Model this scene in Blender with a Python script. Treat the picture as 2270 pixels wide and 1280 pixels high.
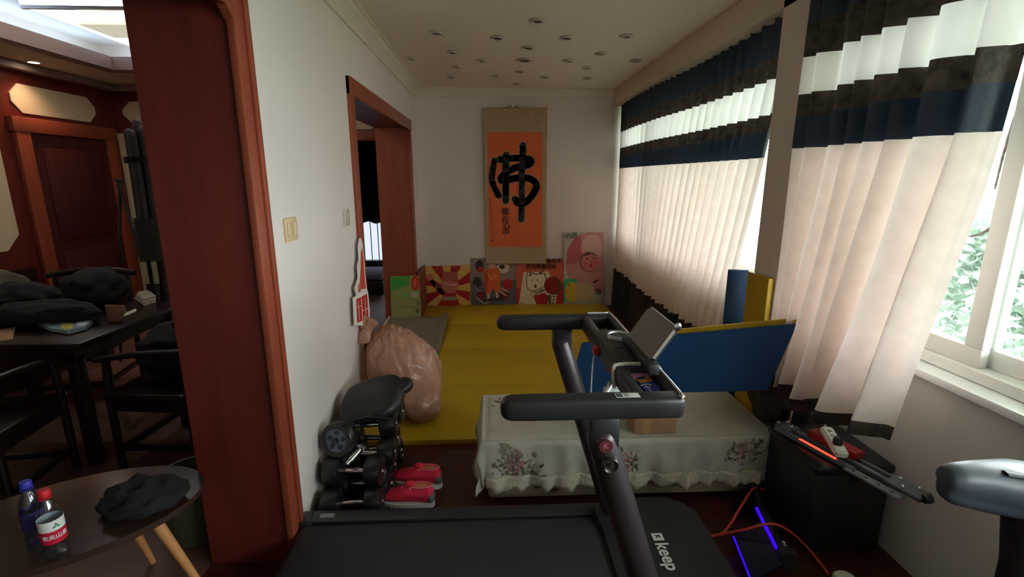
import bpy, bmesh, math, random
from mathutils import Vector, Matrix, noise
for o in list(bpy.data.objects): bpy.data.objects.remove(o, do_unlink=True)
S = bpy.context.scene; COL = S.collection
R = math.radians; PI = math.pi
rnd = random.Random(7)

# ------------------------------------------------------------------ camera
F_PX, YAW, PITCH, CAM_H = 1080.0, 2.52, 12.8, 1.6
def cam_basis():
    y, p = R(YAW), R(PITCH)
    f = Vector((math.sin(y)*math.cos(p), math.cos(y)*math.cos(p), -math.sin(p)))
    r = Vector((math.cos(y), -math.sin(y), 0)); return f, r, r.cross(f)
CF, CR, CU = cam_basis(); CC = Vector((0, 0, CAM_H))
cam = bpy.data.objects.new('camera', bpy.data.cameras.new('camera')); COL.objects.link(cam)
cam.matrix_world = Matrix((( CR.x, CU.x, -CF.x, CC.x), (CR.y, CU.y, -CF.y, CC.y), (CR.z, CU.z, -CF.z, CC.z), (0, 0, 0, 1)))
cam.data.sensor_width = 36; cam.data.lens = F_PX/2270*36; cam.data.clip_start = .02
S.camera = cam
def at(u, v, axis, val):
    """photo pixel -> point on the plane axis = val"""
    d = CF + CR*((u-1135)/F_PX) - CU*((v-640)/F_PX); i = 'xyz'.index(axis)
    return CC + d*((val-CC[i])/d[i])

# ------------------------------------------------------------------ world, light, exposure
w = bpy.data.worlds.new('overcast'); S.world = w; w.use_nodes = True
bg = w.node_tree.nodes['Background']; bg.inputs[0].default_value = (.93, .96, 1.0, 1); bg.inputs[1].default_value = 14.0
S.view_settings.view_transform = 'Standard'; S.view_settings.look = 'None'; S.view_settings.gamma = 1
S.view_settings.use_curve_mapping = False; S.view_settings.exposure = 0.05
S.cycles.use_denoising = True; S.cycles.max_bounces = 10; S.cycles.diffuse_bounces = 6; S.cycles.transparent_max_bounces = 16
S.cycles.caustics_refractive = False; S.cycles.caustics_reflective = False
def area(name, loc, rot, sx, sy, power, col=(1, 1, 1), portal=False):
    l = bpy.data.lights.new(name, 'AREA'); l.shape = 'RECTANGLE'; l.size = sx; l.size_y = sy; l.energy = power; l.color = col
    if portal: l.cycles.is_portal = True
    o = bpy.data.objects.new(name, l); COL.objects.link(o); o.location = loc; o.rotation_euler = rot; return o
area('window_portal', (1.93, .55, 1.65), (0, R(90), 0), 1.55, 3.6, 1, portal=True)
area('window_portal', (1.93, 4.3, 1.65), (0, R(90), 0), 1.55, 3.2, 1, portal=True)

# ------------------------------------------------------------------ helpers
def lin(c):
    c = c/255; return c/12.92 if c <= .04045 else ((c+.055)/1.055)**2.4
def rgb(r, g, b): return (lin(r), lin(g), lin(b), 1)
MATS = {}
def mat(name, col=None, rough=.6, metal=0, var=0, scale=8, bump=0, bscale=60, stretch=None, emit=None, estr=0, trans=0, coat=0, spec=.5):
    if name in MATS: return MATS[name]
    m = bpy.data.materials.new(name); m.use_nodes = True; nt = m.node_tree; n = nt.nodes; L = nt.links
    b = n['Principled BSDF']; b.inputs['Base Color'].default_value = col; b.inputs['Roughness'].default_value = rough
    b.inputs['Metallic'].default_value = metal; b.inputs['Specular IOR Level'].default_value = spec
    if coat: b.inputs['Coat Weight'].default_value = coat; b.inputs['Coat Roughness'].default_value = .15
    if emit: b.inputs['Emission Color'].default_value = emit; b.inputs['Emission Strength'].default_value = estr
    tc = n.new('ShaderNodeTexCoord'); mp = n.new('ShaderNodeMapping'); L.new(tc.outputs['Object'], mp.inputs[0])
    if stretch: mp.inputs['Scale'].default_value = stretch
    colsock = None
    if var:
        t = n.new('ShaderNodeTexNoise'); t.inputs['Scale'].default_value = scale; t.inputs['Detail'].default_value = 6
        L.new(mp.outputs[0], t.inputs['Vector'])
        r = n.new('ShaderNodeValToRGB'); r.color_ramp.elements[0].position = .3; r.color_ramp.elements[1].position = .7
        r.color_ramp.elements[0].color = tuple(c*(1-var) for c in col[:3])+(1,)
        r.color_ramp.elements[1].color = tuple(min(1, c*(1+var)) for c in col[:3])+(1,)
        L.new(t.outputs['Fac'], r.inputs[0]); L.new(r.outputs[0], b.inputs['Base Color']); colsock = r.outputs[0]
    if bump:
        t2 = n.new('ShaderNodeTexNoise'); t2.inputs['Scale'].default_value = bscale; t2.inputs['Detail'].default_value = 4
        L.new(mp.outputs[0], t2.inputs['Vector'])
        bp = n.new('ShaderNodeBump'); bp.inputs['Strength'].default_value = bump; bp.inputs['Distance'].default_value = .01
        L.new(t2.outputs['Fac'], bp.inputs['Height']); L.new(bp.outputs[0], b.inputs['Normal'])
    if trans:
        tr = n.new('ShaderNodeBsdfTranslucent'); tr.inputs[0].default_value = col
        if colsock: L.new(colsock, tr.inputs[0])
        mx = n.new('ShaderNodeMixShader'); mx.inputs[0].default_value = trans
        L.new(b.outputs[0], mx.inputs[1]); L.new(tr.outputs[0], mx.inputs[2]); L.new(mx.outputs[0], n['Material Output'].inputs[0])
    MATS[name] = m; return m
def glassy(name, col, fac=.85, rough=.05):
    if name in MATS: return MATS[name]
    m = bpy.data.materials.new(name); m.use_nodes = True; nt = m.node_tree; n = nt.nodes; L = nt.links
    g = n.new('ShaderNodeBsdfTransparent'); g.inputs[0].default_value = col
    s = n.new('ShaderNodeBsdfGlossy'); s.inputs['Roughness'].default_value = rough
    mx = n.new('ShaderNodeMixShader'); mx.inputs[0].default_value = 1-fac
    L.new(g.outputs[0], mx.inputs[1]); L.new(s.outputs[0], mx.inputs[2]); L.new(mx.outputs[0], n['Material Output'].inputs[0])
    MATS[name] = m; return m
def flat(r, g, b, rough=.55):
    return mat('print_%d_%d_%d' % (r, g, b), rgb(r, g, b), rough)

WM = {}                                     # intended world matrix of each object
def finish(me, smooth=40):
    if smooth:
        me.shade_smooth(); me.set_sharp_from_angle(angle=R(smooth))
def link(name, me, mats, parent=None, local=False, smooth=40):
    if isinstance(me, bmesh.types.BMesh):
        bm = me; me = bpy.data.meshes.new(name); bmesh.ops.recalc_face_normals(bm, faces=bm.faces); bm.to_mesh(me); bm.free()
    finish(me, smooth)
    for m in (mats if isinstance(mats, (list, tuple)) else [mats]): me.materials.append(m)
    o = bpy.data.objects.new(name, me); COL.objects.link(o); WM[o] = Matrix()
    if parent:
        o.parent = parent
        if local: WM[o] = WM[parent].copy()
        else: o.matrix_parent_inverse = WM[parent].inverted()
    return o
def tag(o, label, cat, group=None, kind=None):
    o['label'] = label; o['category'] = cat
    if group: o['group'] = group
    if kind: o['kind'] = kind
    return o
def thing(name, label, cat, loc=(0, 0, 0), rot=(0, 0, 0), group=None, kind=None):
    o = bpy.data.objects.new(name, None); COL.objects.link(o); o.empty_display_size = .05
    o.location = loc; o.rotation_euler = rot
    from mathutils import Euler
    WM[o] = Matrix.Translation(loc) @ Euler(rot).to_matrix().to_4x4()
    return tag(o, label, cat, group, kind)
def move(o, loc, rot):
    from mathutils import Euler
    o.location = loc; o.rotation_euler = rot
def copy_tree(o, parent=None):
    c = o.copy(); COL.objects.link(c)
    if parent: c.parent = parent
    for ch in list(o.children): copy_tree(ch, c)
    return c
def bm_box(bm, x0, x1, y0, y1, z0, z1, bevel=0, seg=2, M=None, mi=0):
    vs = [bm.verts.new((x, y, z)) for x in (x0, x1) for y in (y0, y1) for z in (z0, z1)]
    fs = [bm.faces.new([vs[i] for i in q]) for q in ((0, 1, 3, 2), (4, 6, 7, 5), (0, 4, 5, 1), (2, 3, 7, 6), (0, 2, 6, 4), (1, 5, 7, 3))]
    for f in fs: f.material_index = mi
    if bevel:
        es = list({e for f in fs for e in f.edges})
        r = bmesh.ops.bevel(bm, geom=es, offset=bevel, segments=seg, affect='EDGES', profile=.5)
        vs = list({v for f in r['faces'] for v in f.verts} | {v for v in vs if v.is_valid})
        for f in r['faces']: f.material_index = mi
    if M is not None: bmesh.ops.transform(bm, matrix=M, verts=[v for v in vs if v.is_valid])
def box(name, x0, x1, y0, y1, z0, z1, m, parent=None, bevel=0, seg=2, M=None, local=False):
    bm = bmesh.new(); bm_box(bm, x0, x1, y0, y1, z0, z1, bevel, seg, M); return link(name, bm, m, parent, local)
def spline(pts, n=8):
    pts = [Vector(p) for p in pts]
    if len(pts) < 3: return pts
    out = []; P = [pts[0]*2-pts[1]]+pts+[pts[-1]*2-pts[-2]]
    for i in range(1, len(P)-2):
        a, b, c, d = P[i-1:i+3]
        for k in range(n):
            t = k/n; out.append(.5*((2*b)+(c-a)*t+(2*a-5*b+4*c-d)*t*t+(3*b-a-3*c+d)*t**3))
    out.append(pts[-1]); return out
def bm_tube(bm, pts, r, seg=10, flat_=1.0, up=None, square=False, mi=0):
    """sweep; r a number or a list; flat_ squashes along the second axis; square = rounded-rectangle section"""
    pts = [Vector(p) for p in pts]; n = len(pts); rings = []; prev = None
    for i, p in enumerate(pts):
        t = (pts[min(i+1, n-1)]-pts[max(i-1, 0)]).normalized()
        a = Vector(up) if up else (prev if prev is not None else (Vector((0, 0, 1)) if abs(t.z) < .9 else Vector((1, 0, 0))))
        a = (a-t*a.dot(t)).normalized(); prev = a; b = t.cross(a)
        rr = r[i] if isinstance(r, (list, tuple)) else r
        ring = []
        for k in range(seg):
            th = 2*PI*k/seg; ca, sa = math.cos(th), math.sin(th)
            if square:
                e = .45; ca = math.copysign(abs(ca)**e, ca); sa = math.copysign(abs(sa)**e, sa)
            ring.append(bm.verts.new(p+a*ca*rr*flat_+b*sa*rr))
        rings.append(ring)
    for i in range(n-1):
        for k in range(seg):
            f = bm.faces.new((rings[i][k], rings[i][(k+1) % seg], rings[i+1][(k+1) % seg], rings[i+1][k])); f.material_index = mi
    bm.faces.new(rings[0][::-1]).material_index = mi; bm.faces.new(rings[-1]).material_index = mi
def tube(name, pts, r, m, parent=None, seg=10, local=False, smooth_pts=0, **k):
    if smooth_pts: pts = spline(pts, smooth_pts)
    bm = bmesh.new(); bm_tube(bm, pts, r, seg, **k); return link(name, bm, m, parent, local)
def bm_lathe(bm, prof, seg=20, M=None, mi=0):
    rings = []
    for r, z in prof:
        rings.append([bm.verts.new((r*math.cos(2*PI*k/seg), r*math.sin(2*PI*k/seg), z)) for k in range(seg)] if r > 1e-6 else [bm.verts.new((0, 0, z))])
    for a, b in zip(rings, rings[1:]):
        for k in range(seg):
            j = (k+1) % seg
            if len(a) == 1 and len(b) == 1: continue
            if len(a) == 1: f = bm.faces.new((a[0], b[k], b[j]))
            elif len(b) == 1: f = bm.faces.new((a[k], a[j], b[0]))
            else: f = bm.faces.new((a[k], a[j], b[j], b[k]))
            f.material_index = mi
    if M is not None: bmesh.ops.transform(bm, matrix=M, verts=[v for r in rings for v in r])
def lathe(name, prof, m, parent=None, seg=20, M=None, local=False):
    bm = bmesh.new(); bm_lathe(bm, prof, seg, M); return link(name, bm, m, parent, local)
def bm_prism(bm, pts, d, mi=0):
    """closed polygon of 3D points extruded by vector d"""
    a = [bm.verts.new(p) for p in pts]; b = [bm.verts.new(Vector(p)+Vector(d)) for p in pts]; n = len(a)
    bm.faces.new(a).material_index = mi; bm.faces.new(b[::-1]).material_index = mi
    for i in range(n): bm.faces.new((a[i], b[i], b[(i+1) % n], a[(i+1) % n])).material_index = mi
def prism(name, pts, d, m, parent=None, bevel=0):
    bm = bmesh.new(); bm_prism(bm, pts, d)
    if bevel: bmesh.ops.bevel(bm, geom=bm.edges[:], offset=bevel, segments=2, affect='EDGES')
    return link(name, bm, m, parent)
def T(*a): return Matrix.Translation(a)
def RX(a): return Matrix.Rotation(R(a), 4, 'X')
def RY(a): return Matrix.Rotation(R(a), 4, 'Y')
def RZ(a): return Matrix.Rotation(R(a), 4, 'Z')
def grid(name, fn, nu, nv, m, parent=None, local=False, closed_u=False, thick=0):
    bm = bmesh.new(); V = [[bm.verts.new(fn(i/nu, j/nv)) for i in range(nu if closed_u else nu+1)] for j in range(nv+1)]
    for j in range(nv):
        for i in range(nu):
            i2 = (i+1) % nu if closed_u else i+1
            bm.faces.new((V[j][i], V[j][i2], V[j+1][i2], V[j+1][i]))
    o = link(name, bm, m, parent, local, smooth=60)
    if thick:
        md = o.modifiers.new('s', 'SOLIDIFY'); md.thickness = thick
    return o
def blob(name, fn, m, parent=None, local=False, sub=4):
    bm = bmesh.new(); bmesh.ops.create_icosphere(bm, subdivisions=sub, radius=1)
    for v in bm.verts: v.co = fn(v.co.normalized())
    return link(name, bm, m, parent, local, smooth=180)
def art(name, shapes, axis, val, step, parent):
    """flat printed shapes given in photo pixels, laid on the plane axis=val, each a hair above the last"""
    bm = bmesh.new(); ms = []; k = 0
    def P(u, v): return at(u, v, axis, val+step*k)
    for s in shapes:
        k += 1; c = s[-1]; m = c if not isinstance(c, tuple) else flat(*c)
        if m not in ms: ms.append(m)
        mi = ms.index(m)
        if s[0] == 'poly': rings = [s[1]]
        elif s[0] == 'disc':
            _, x, y, rx, ry = s[:5]; rings = [[(x+rx*math.cos(2*PI*i/20), y+ry*math.sin(2*PI*i/20)) for i in range(20)]]
        else:                                   # ('line', pts, width, colour)
            pts = [Vector((p[0], p[1])) for p in s[1]]
            if len(pts) > 2: pts = [Vector(p[:2]) for p in spline([(p.x, p.y, 0) for p in pts], 5)]
            rings = []
            for i, (a, b) in enumerate(zip(pts, pts[1:])):
                d = (b-a).normalized(); nrm = Vector((-d.y, d.x))*s[2]/2
                rings.append([a+nrm, b+nrm, b-nrm, a-nrm])
            for p in pts: rings.append([(p.x+s[2]/2*math.cos(2*PI*i/10), p.y+s[2]/2*math.sin(2*PI*i/10)) for i in range(10)])
        for n_, rg in enumerate(rings):
            f = bm.faces.new([bm.verts.new(P(q[0], q[1])) for q in rg]); f.material_index = mi
    return link(name, bm, ms, parent, smooth=0)
def text(name, s, size, M, m, parent, local=False, squash=1.0, bold=0, wrap=None):
    cu = bpy.data.curves.new('t', 'FONT'); cu.body = s; cu.size = size; cu.align_x = 'CENTER'; cu.align_y = 'CENTER'; cu.resolution_u = 3
    t = bpy.data.objects.new('t', cu); COL.objects.link(t)
    me = bpy.data.meshes.new_from_object(t.evaluated_get(bpy.context.evaluated_depsgraph_get()))
    bpy.data.objects.remove(t)
    if bold:                                   # embolden: the glyphs repeated with tiny shifts inside one mesh
        bb = bmesh.new()
        for k_, (dx, dy) in enumerate(((-1, -1), (1, -1), (-1, 1), (1, 1))):
            q_ = T(dx*bold, dy*bold, k_*min(.0003, bold*.4)); me.transform(q_); bb.from_mesh(me); me.transform(q_.inverted())
        bb.to_mesh(me); bb.free()
    for v in me.vertices:
        v.co.x *= squash
        if wrap: a = v.co.x/wrap; v.co = Vector((wrap*math.sin(a), v.co.y, wrap*(math.cos(a)-1)+v.co.z))
    me.transform(M); me.materials.clear()
    return link(name, me, m, parent, local, smooth=0)

# ------------------------------------------------------------------ materials
WALL = mat('wall_paint', rgb(222, 210, 203), .75, var=.03, scale=2, bump=.05, bscale=120)
CEIL = mat('ceiling_paint', rgb(216, 205, 190), .8, var=.02, scale=2)
GREYW = mat('window_wall_paint', rgb(212, 208, 202), .75, var=.03, scale=2)
FLOOR = mat('dark_wood_floor', rgb(72, 32, 22), .35, var=.35, scale=5, stretch=(.6, 6, 1), bump=.08, bscale=20, spec=.35)
TILE = mat('living_floor', rgb(104, 70, 58), .5, var=.15, scale=3)
WOOD = mat('red_brown_wood', rgb(140, 66, 44), .38, var=.16, scale=4, stretch=(6, 6, .7), bump=.03, bscale=30)
WOODD = mat('dark_red_wood', rgb(98, 34, 24), .42, var=.18, scale=4, stretch=(6, 6, .7))
BLACKW = mat('black_brown_wood', rgb(28, 13, 12), .28, var=.25, scale=5, stretch=(1, 1, 5))
CREAM = mat('cream_panel', rgb(206, 188, 156), .7, var=.04, scale=5)
PVC = mat('white_pvc', rgb(228, 228, 224), .35)
SILL = mat('sill_stone', rgb(240, 242, 244), .3, var=.03, scale=10)
NAVY = mat('navy_satin', rgb(34, 48, 64), .5, var=.12, scale=30, bump=.1, trans=.12)
BROWNF = mat('brown_floral', rgb(62, 52, 44), .6, var=.7, scale=28, bump=.25, bscale=80, trans=.16)
CREAMC = mat('cream_curtain', rgb(236, 220, 211), .8, var=.05, scale=18, bump=.06, bscale=200, trans=.34)
WHITEC = mat('white_curtain', rgb(240, 236, 232), .8, var=.02, scale=12, trans=.42)
YEL = mat('yellow_vinyl', rgb(184, 150, 8), .55, var=.05, scale=3, bump=.04, bscale=200)
BLUE = mat('blue_vinyl', rgb(18, 68, 120), .5, var=.06, scale=3, bump=.04, bscale=200)
GREYM = mat('grey_mat_cloth', rgb(128, 116, 98), .85, var=.06, scale=12, bump=.15, bscale=250)
PLAST = mat('black_plastic', rgb(36, 36, 38), .42, var=.06, scale=20)
RUBBER = mat('black_rubber', rgb(24, 24, 26), .3, var=.1, scale=20, spec=.5)
BELT = mat('treadmill_belt', rgb(40, 41, 44), .7, var=.08, scale=60, bump=.2, bscale=500)
GUN = mat('gunmetal_paint', rgb(74, 66, 68), .32, metal=.55, var=.03, scale=40)
CHROME = mat('chrome', rgb(210, 210, 212), .16, metal=1)
SILVER = mat('silver_ring', rgb(205, 208, 208), .3, metal=.6)
WHITEP = mat('white_plastic', rgb(228, 228, 222), .4)
REDP = mat('red_plastic', rgb(196, 28, 30), .35)
CARD = mat('cardboard', rgb(164, 124, 92), .8, var=.08, scale=14)
OAK = mat('light_oak', rgb(204, 142, 88), .45, var=.1, scale=6, stretch=(5, 5, .6))
KHAKI = mat('bench_linen', rgb(172, 152, 122), .8, var=.06, scale=20, bump=.1, bscale=200)
COVER = mat('cover_cloth', rgb(180, 174, 160), .85, var=.06, scale=16, bump=.3, bscale=260)
LACE = mat('lace_trim', rgb(196, 184, 164), .85, var=.2, scale=60, bump=.6, bscale=120)
BLACKC = mat('black_cloth', rgb(16, 15, 16), .9, var=.3, scale=20, bump=.3, bscale=60)

# ------------------------------------------------------------------ room shell
XL, XR, YB, YR, ZC = -.86, 1.72, 6.0, -1.6, 2.6        # balcony room
XLI = -1.2                                              # living-room side of the thick wall
LX, LY = -4.2, 5.95                                     # living room far side and end
def struct(name, label, cat, *a, **k):
    o = box(name, *a, **k); return tag(o, label, cat, kind='structure')
struct('floor', 'dark reddish brown wooden floor of the sunroom', 'floor', XLI, 1.95, YR, 6.2, -.12, 0, FLOOR)
struct('floor_living', 'brown tiled floor of the living room beyond the opening', 'floor', LX-.2, XLI, YR, 9.2, -.12, 0, TILE)
struct('ceiling', 'cream painted ceiling above the sunroom', 'ceiling', XLI, 1.95, YR, 6.2, ZC, ZC+.25, CEIL)
struct('wall_back', 'cream end wall behind the scroll', 'wall', XLI-.0, 1.95, YB, 6.2, 0, ZC, WALL)
struct('wall_rear', 'plain wall behind the camera', 'wall', LX-.2, 1.95, YR-.2, YR, 0, 2.85, WALL)
wl = thing('wall_left', 'white wall between the two red wooden openings', 'wall', (XL, 2.5, 0), kind='structure')
box('wall_pier', XLI, XL, 1.86, 3.2, 0, ZC, WALL, wl)
box('wall_pier', XLI, XL, 5.47, YB, 0, ZC, WALL, wl)
box('wall_lintel', XLI, XL, 3.2, 5.47, 2.15, ZC, WALL, wl)
box('wall_lintel', XLI, XL, YR, 1.86, 2.24, ZC, WALL, wl)
wr = thing('wall_right', 'pale grey wall below the windows', 'wall', (XR, 2, 0), kind='structure')
box('wall_parapet', XR, 1.95, YR, 2.4, 0, .84, GREYW, wr)
box('wall_parapet', XR, 1.95, 2.4, YB, 0, .84, GREYW, wr)
box('soffit', 1.46, 1.95, YR, YB, 2.42, ZC, CEIL, wr)
box('pilaster', 1.46, 1.95, 2.37, 2.595, 0, ZC, WALL, wr)
box('sky_blocker', 1.95, 3.6, YR-1, YB+1, 2.5, 2.65, GREYW, wr)  # added slab out of view, shuts out high sky light so the floor stays darker
box('wall_pier', XR, 1.95, 5.9, YB, .84, 2.42, WALL, wr)
box('wall_pier', XR, 1.95, YR, -1.3, .84, 2.42, WALL, wr)
# cornice: stepped mouldings along left wall and back wall
def cornice(name, label, a, b, inward, m=CEIL):
    a, b, i = Vector(a), Vector(b), Vector(inward); bm = bmesh.new()
    prof = [(0, -.10), (.018, -.10), (.022, -.075), (.05, -.045), (.075, -.03), (.08, -.012), (.1, -.012), (.1, 0), (0, 0)]
    bm_prism(bm, [a+i*p+Vector((0, 0, q)) for p, q in prof], b-a); return tag(link(name, bm, m, smooth=0), label, 'moulding', kind='structure')
cornice('trim_1', 'plaster cornice moulding along the left white wall', (XL, YR, ZC), (XL, YB, ZC), (1, 0, 0))
cornice('trim_2', 'plaster cornice moulding above the scroll wall', (XL, YB, ZC), (1.46, YB, ZC), (0, -1, 0))
# big opening frame (door_1) : jamb, architrave, chamfered corner
d1 = thing('door_1', 'wide red brown wooden opening frame to the living room', 'door frame', (-1.0, 1.84, 0), kind='structure')
box('jamb', XLI+.005, XL+.005, 1.815, 1.86, 0, 2.24, WOODD, d1)
box('architrave', XL-.005, XL+.022, 1.80, 1.895, 0, 2.26, WOOD, d1, bevel=.004)
box('architrave_bead', XL+.02, XL+.032, 1.868, 1.9, 0, 2.26, WOOD, d1, bevel=.004)
box('header', XLI+.005, XL+.005, YR, 1.815, 2.20, 2.24, WOODD, d1)
box('head_architrave', XL-.005, XL+.022, YR, 1.80, 2.145, 2.26, WOOD, d1, bevel=.004)
prism('corner_chamfer', [(XL+.02, 1.815, 2.10), (XL+.02, 1.815, 2.15), (XL+.02, 1.76, 2.15)], (-.03, 0, 0), WOOD, d1)
# far opening frame (door_2)
d2 = thing('door_2', 'narrower red brown wooden doorway in the left wall near the scroll', 'door frame', (-1.0, 4.3, 0), kind='structure')
box('jamb', XLI-.01, XL+.005, 3.2, 3.235, 0, 2.15, WOODD, d2)
box('jamb', XLI-.01, XL+.005, 5.44, 5.475, 0, 2.15, WOOD, d2)
box('header', XLI-.01, XL+.005, 3.235, 5.44, 2.115, 2.15, WOODD, d2)
box('architrave', XL-.005, XL+.022, 3.17, 3.265, 0, 2.20, WOOD, d2, bevel=.004)
box('architrave', XL-.005, XL+.022, 5.43, 5.52, 0, 2.20, WOOD, d2, bevel=.004)
box('head_architrave', XL-.005, XL+.026, 3.17, 5.52, 2.095, 2.20, WOOD, d2, bevel=.004)

# living room shell ------------------------------------------------------
box_l = thing('wall_living_side', 'dark red panelled wall of the living room with a closed door', 'wall', (LX, 3, 0), kind='structure')
box('panelling', LX-.2, LX, YR, LY, 0, 2.85, WOODD, box_l)
# closed door leaf set in casing
box('door_casing', LX, LX+.05, 4.66, 4.80, 0, 2.12, WOOD, box_l, bevel=.006)
box('door_casing', LX, LX+.05, 5.72, 5.84, 0, 2.12, WOOD, box_l, bevel=.006)
box('door_casing', LX, LX+.058, 4.64, 5.86, 2.0, 2.13, WOOD, box_l, bevel=.006)
DOORM = mat('door_leaf_wood', rgb(72, 26, 22), .45, var=.2, scale=4, stretch=(6, 6, .7))
dl = box('door_leaf', LX, LX+.02, 4.80, 5.72, 0, 2.0, DOORM, box_l)
for a, b in ((.15, .9), (1.0, 1.88)):
    box('door_panel', LX+.02, LX+.03, 4.92, 5.60, a, b, DOORM, dl, bevel=.008)
def octagon(name, x, y0, y1, z0, z1, c, parent, axis='x', m=CREAM):
    q = [(y0+c, z0), (y1-c, z0), (y1, z0+c), (y1, z1-c), (y1-c, z1), (y0+c, z1), (y0, z1-c), (y0, z0+c)]
    pts = [(x, a, b) for a, b in q] if axis == 'x' else [(a, x, b) for a, b in q]
    return prism(name, pts, (.012, 0, 0) if axis == 'x' else (0, -.012, 0), m, parent)
octagon('cream_panel', LX, 4.72, 5.66, 2.17, 2.42, .09, box_l)
octagon('cream_panel', LX, 3.1, 4.52, .98, 2.3, .13, box_l)
octagon('cream_panel', LX, 1.2, 2.9, .98, 2.3, .13, box_l)
be = thing('wall_living_end', 'dark red panelled end wall of the living room', 'wall', (-2.7, LY, 0), kind='structure')
box('panelling', LX, -2.05, LY, LY+.25, 0, 2.85, WOODD, be)
box('panelling', -2.05, XLI, LY, LY+.25, 2.04, 2.85, WOODD, be)
box('panelling', -1.262, XLI, LY, LY+.25, 0, 2.04, WOODD, be)
box('door_casing', -2.12, -2.02, LY-.03, LY, 0, 2.12, WOOD, be, bevel=.004)
box('door_casing', -2.14, -1.205, LY-.038, LY, 2.02, 2.13, WOOD, be, bevel=.004)
box('door_casing', -1.30, -1.21, LY-.03, LY, 0, 2.12, WOOD, be, bevel=.004)
octagon('cream_panel', LY, -4.1, -2.5, 2.20, 2.43, .09, be, 'y')
octagon('cream_panel', LY, -1.9, -1.28, 2.145, 2.38, .08, be, 'y')
box('cream_strip', -4.36+.1, -4.19+.05, LY-.01, LY, 0, 2.09, CREAM, be)
# far room behind the end doorway, with barred window and black curtain
struct('wall_far_room', 'dim end wall of the far room', 'wall', -3.2, -2.45, 7.6, 7.7, 0, 2.6, GREYW)
fr_ = thing('window_3', 'small bright barred window under a black curtain in the far room', 'window', (-2.0, 7.6, .4), kind='structure')
box('window_frame', -2.45, -1.55, 7.58, 7.7, 0, .34, PLAST, fr_); box('window_frame', -1.62, -1.2, 7.58, 7.7, .34, 2.6, PLAST, fr_); box('window_frame', -2.45, -1.62, 7.6, 7.7, 2.3, 2.6, PLAST, fr_)
box('pane', -2.45, -1.62, 7.672, 7.676, .34, 2.3, glassy('dimming_glass', (.25, .26, .28, 1), .97), fr_)  # dark tint added to the pane to cut the daylight coming through
for x in (-2.08, -1.97, -1.86, -1.75): tube('bar', [(x, 7.66, .34), (x, 7.66, 1.4)], .007, PLAST, fr_, 8)
struct('wall_far_room_side', 'side wall of the far room', 'wall', -1.2, -1.05, LY+.25, 7.7, 0, 2.6, GREYW)
struct('wall_far_room_outer', 'outer side wall of the far room', 'wall', -3.3, -3.2, LY+.25, 7.7, 0, 2.6, GREYW)
struct('ceiling_far_room', 'ceiling of the far room', 'ceiling', -3.3, -1.05, LY+.25, 7.7, 2.6, 2.7, CEIL)
bc = grid('black_curtain', lambda u, v: Vector((-2.5+u*.95, 7.5+.03*math.sin(u*30), 2.6-v*(1.66+.015*math.sin(u*25)))), 60, 6, BLACKC)
tag(bc, 'black curtain drawn halfway down the far barred window', 'curtain')
tag(box('far_bed', -2.3, -1.5, 6.7, 7.45, 0, .2, BLACKW, bevel=.02), 'dark low bed seen through the far doorway', 'bed')
tag(box('far_bedding', -2.28, -1.52, 6.72, 7.43, .2, .28, mat('lilac_sheet', rgb(110, 106, 124), .8, var=.05), bevel=.03), 'pale lilac folded bedding on the low dark bed', 'bedding')

# living ceiling with recessed tray ---------------------------------------
lc = thing('ceiling_living', 'living room ceiling with a recessed lit tray', 'ceiling', (-2.7, 2, 2.6), kind='structure')
TX0, TX1, TY0, TY1 = -3.47, -1.75, .3, 5.0
for x0, x1, y0, y1 in ((LX, TX0-.3, YR, LY), (TX1+.3, XLI, YR, LY), (TX0-.3, TX1+.3, TY1+.3, LY), (TX0-.3, TX1+.3, YR, TY0-.3)): box('border', x0, x1, y0, y1, ZC, 2.85, CEIL, lc)
for x0, x1, y0, y1 in ((TX0-.3, TX0-.02, TY0-.3, TY1+.3), (TX1+.02, TX1+.3, TY0-.3, TY1+.3), (TX0-.02, TX1+.02, TY1+.02, TY1+.3), (TX0-.02, TX1+.02, TY0-.3, TY0-.02)): box('ledge', x0, x1, y0, y1, ZC, 2.64, CEIL, lc)
MOULD = mat('tray_moulding', rgb(150, 126, 122), .6)
for x0, x1, y0, y1 in ((TX0-.02, TX0, TY0-.02, TY1+.02), (TX1, TX1+.02, TY0-.02, TY1+.02), (TX0, TX1, TY1, TY1+.02), (TX0, TX1, TY0-.02, TY0)): box('tray_moulding', x0, x1, y0, y1, ZC-.025, 2.69, MOULD, lc, bevel=.004)
for x0, x1, y0, y1 in ((TX0-.12, TX0-.021, TY0-.1, TY1+.12), (TX0-.021, TX1, TY1+.021, TY1+.12)): box('tray_moulding', x0, x1, y0, y1, ZC-.03, ZC, MOULD, lc, bevel=.008)
for x0, x1, y0, y1 in ((LX, LX+.09, YR, LY), (LX, XLI, LY-.09, LY)): box('wall_moulding', x0, x1, y0, y1, 2.53, ZC, MOULD, lc, bevel=.015)
box('upper_ceiling', LX, XLI, YR, LY, 2.85, 2.95, CEIL, lc)
box('border_back', LX, XLI, YR, YR+.05, 2.6, 2.85, CEIL, lc)
LED = mat('cove_led', rgb(210, 225, 255), .5, emit=(.42, .64, 1, 1), estr=20)
ld = thing('led_strip', 'bluish white light strip hidden in the ceiling tray', 'light strip', (TX0, 2, 2.7))
box('strip', TX0-.16, TX0-.13, TY0, TY1, 2.641, 2.651, LED, ld); box('strip', TX1+.13, TX1+.16, TY0, TY1, 2.641, 2.651, LED, ld)
box('strip', TX0, TX1, TY1+.13, TY1+.16, 2.641, 2.651, LED, ld)
cl = thing('ceiling_lamp', 'large square lit ceiling lamp with white glass shade', 'ceiling lamp', (-2.6, 3.75, 2.85))
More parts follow.
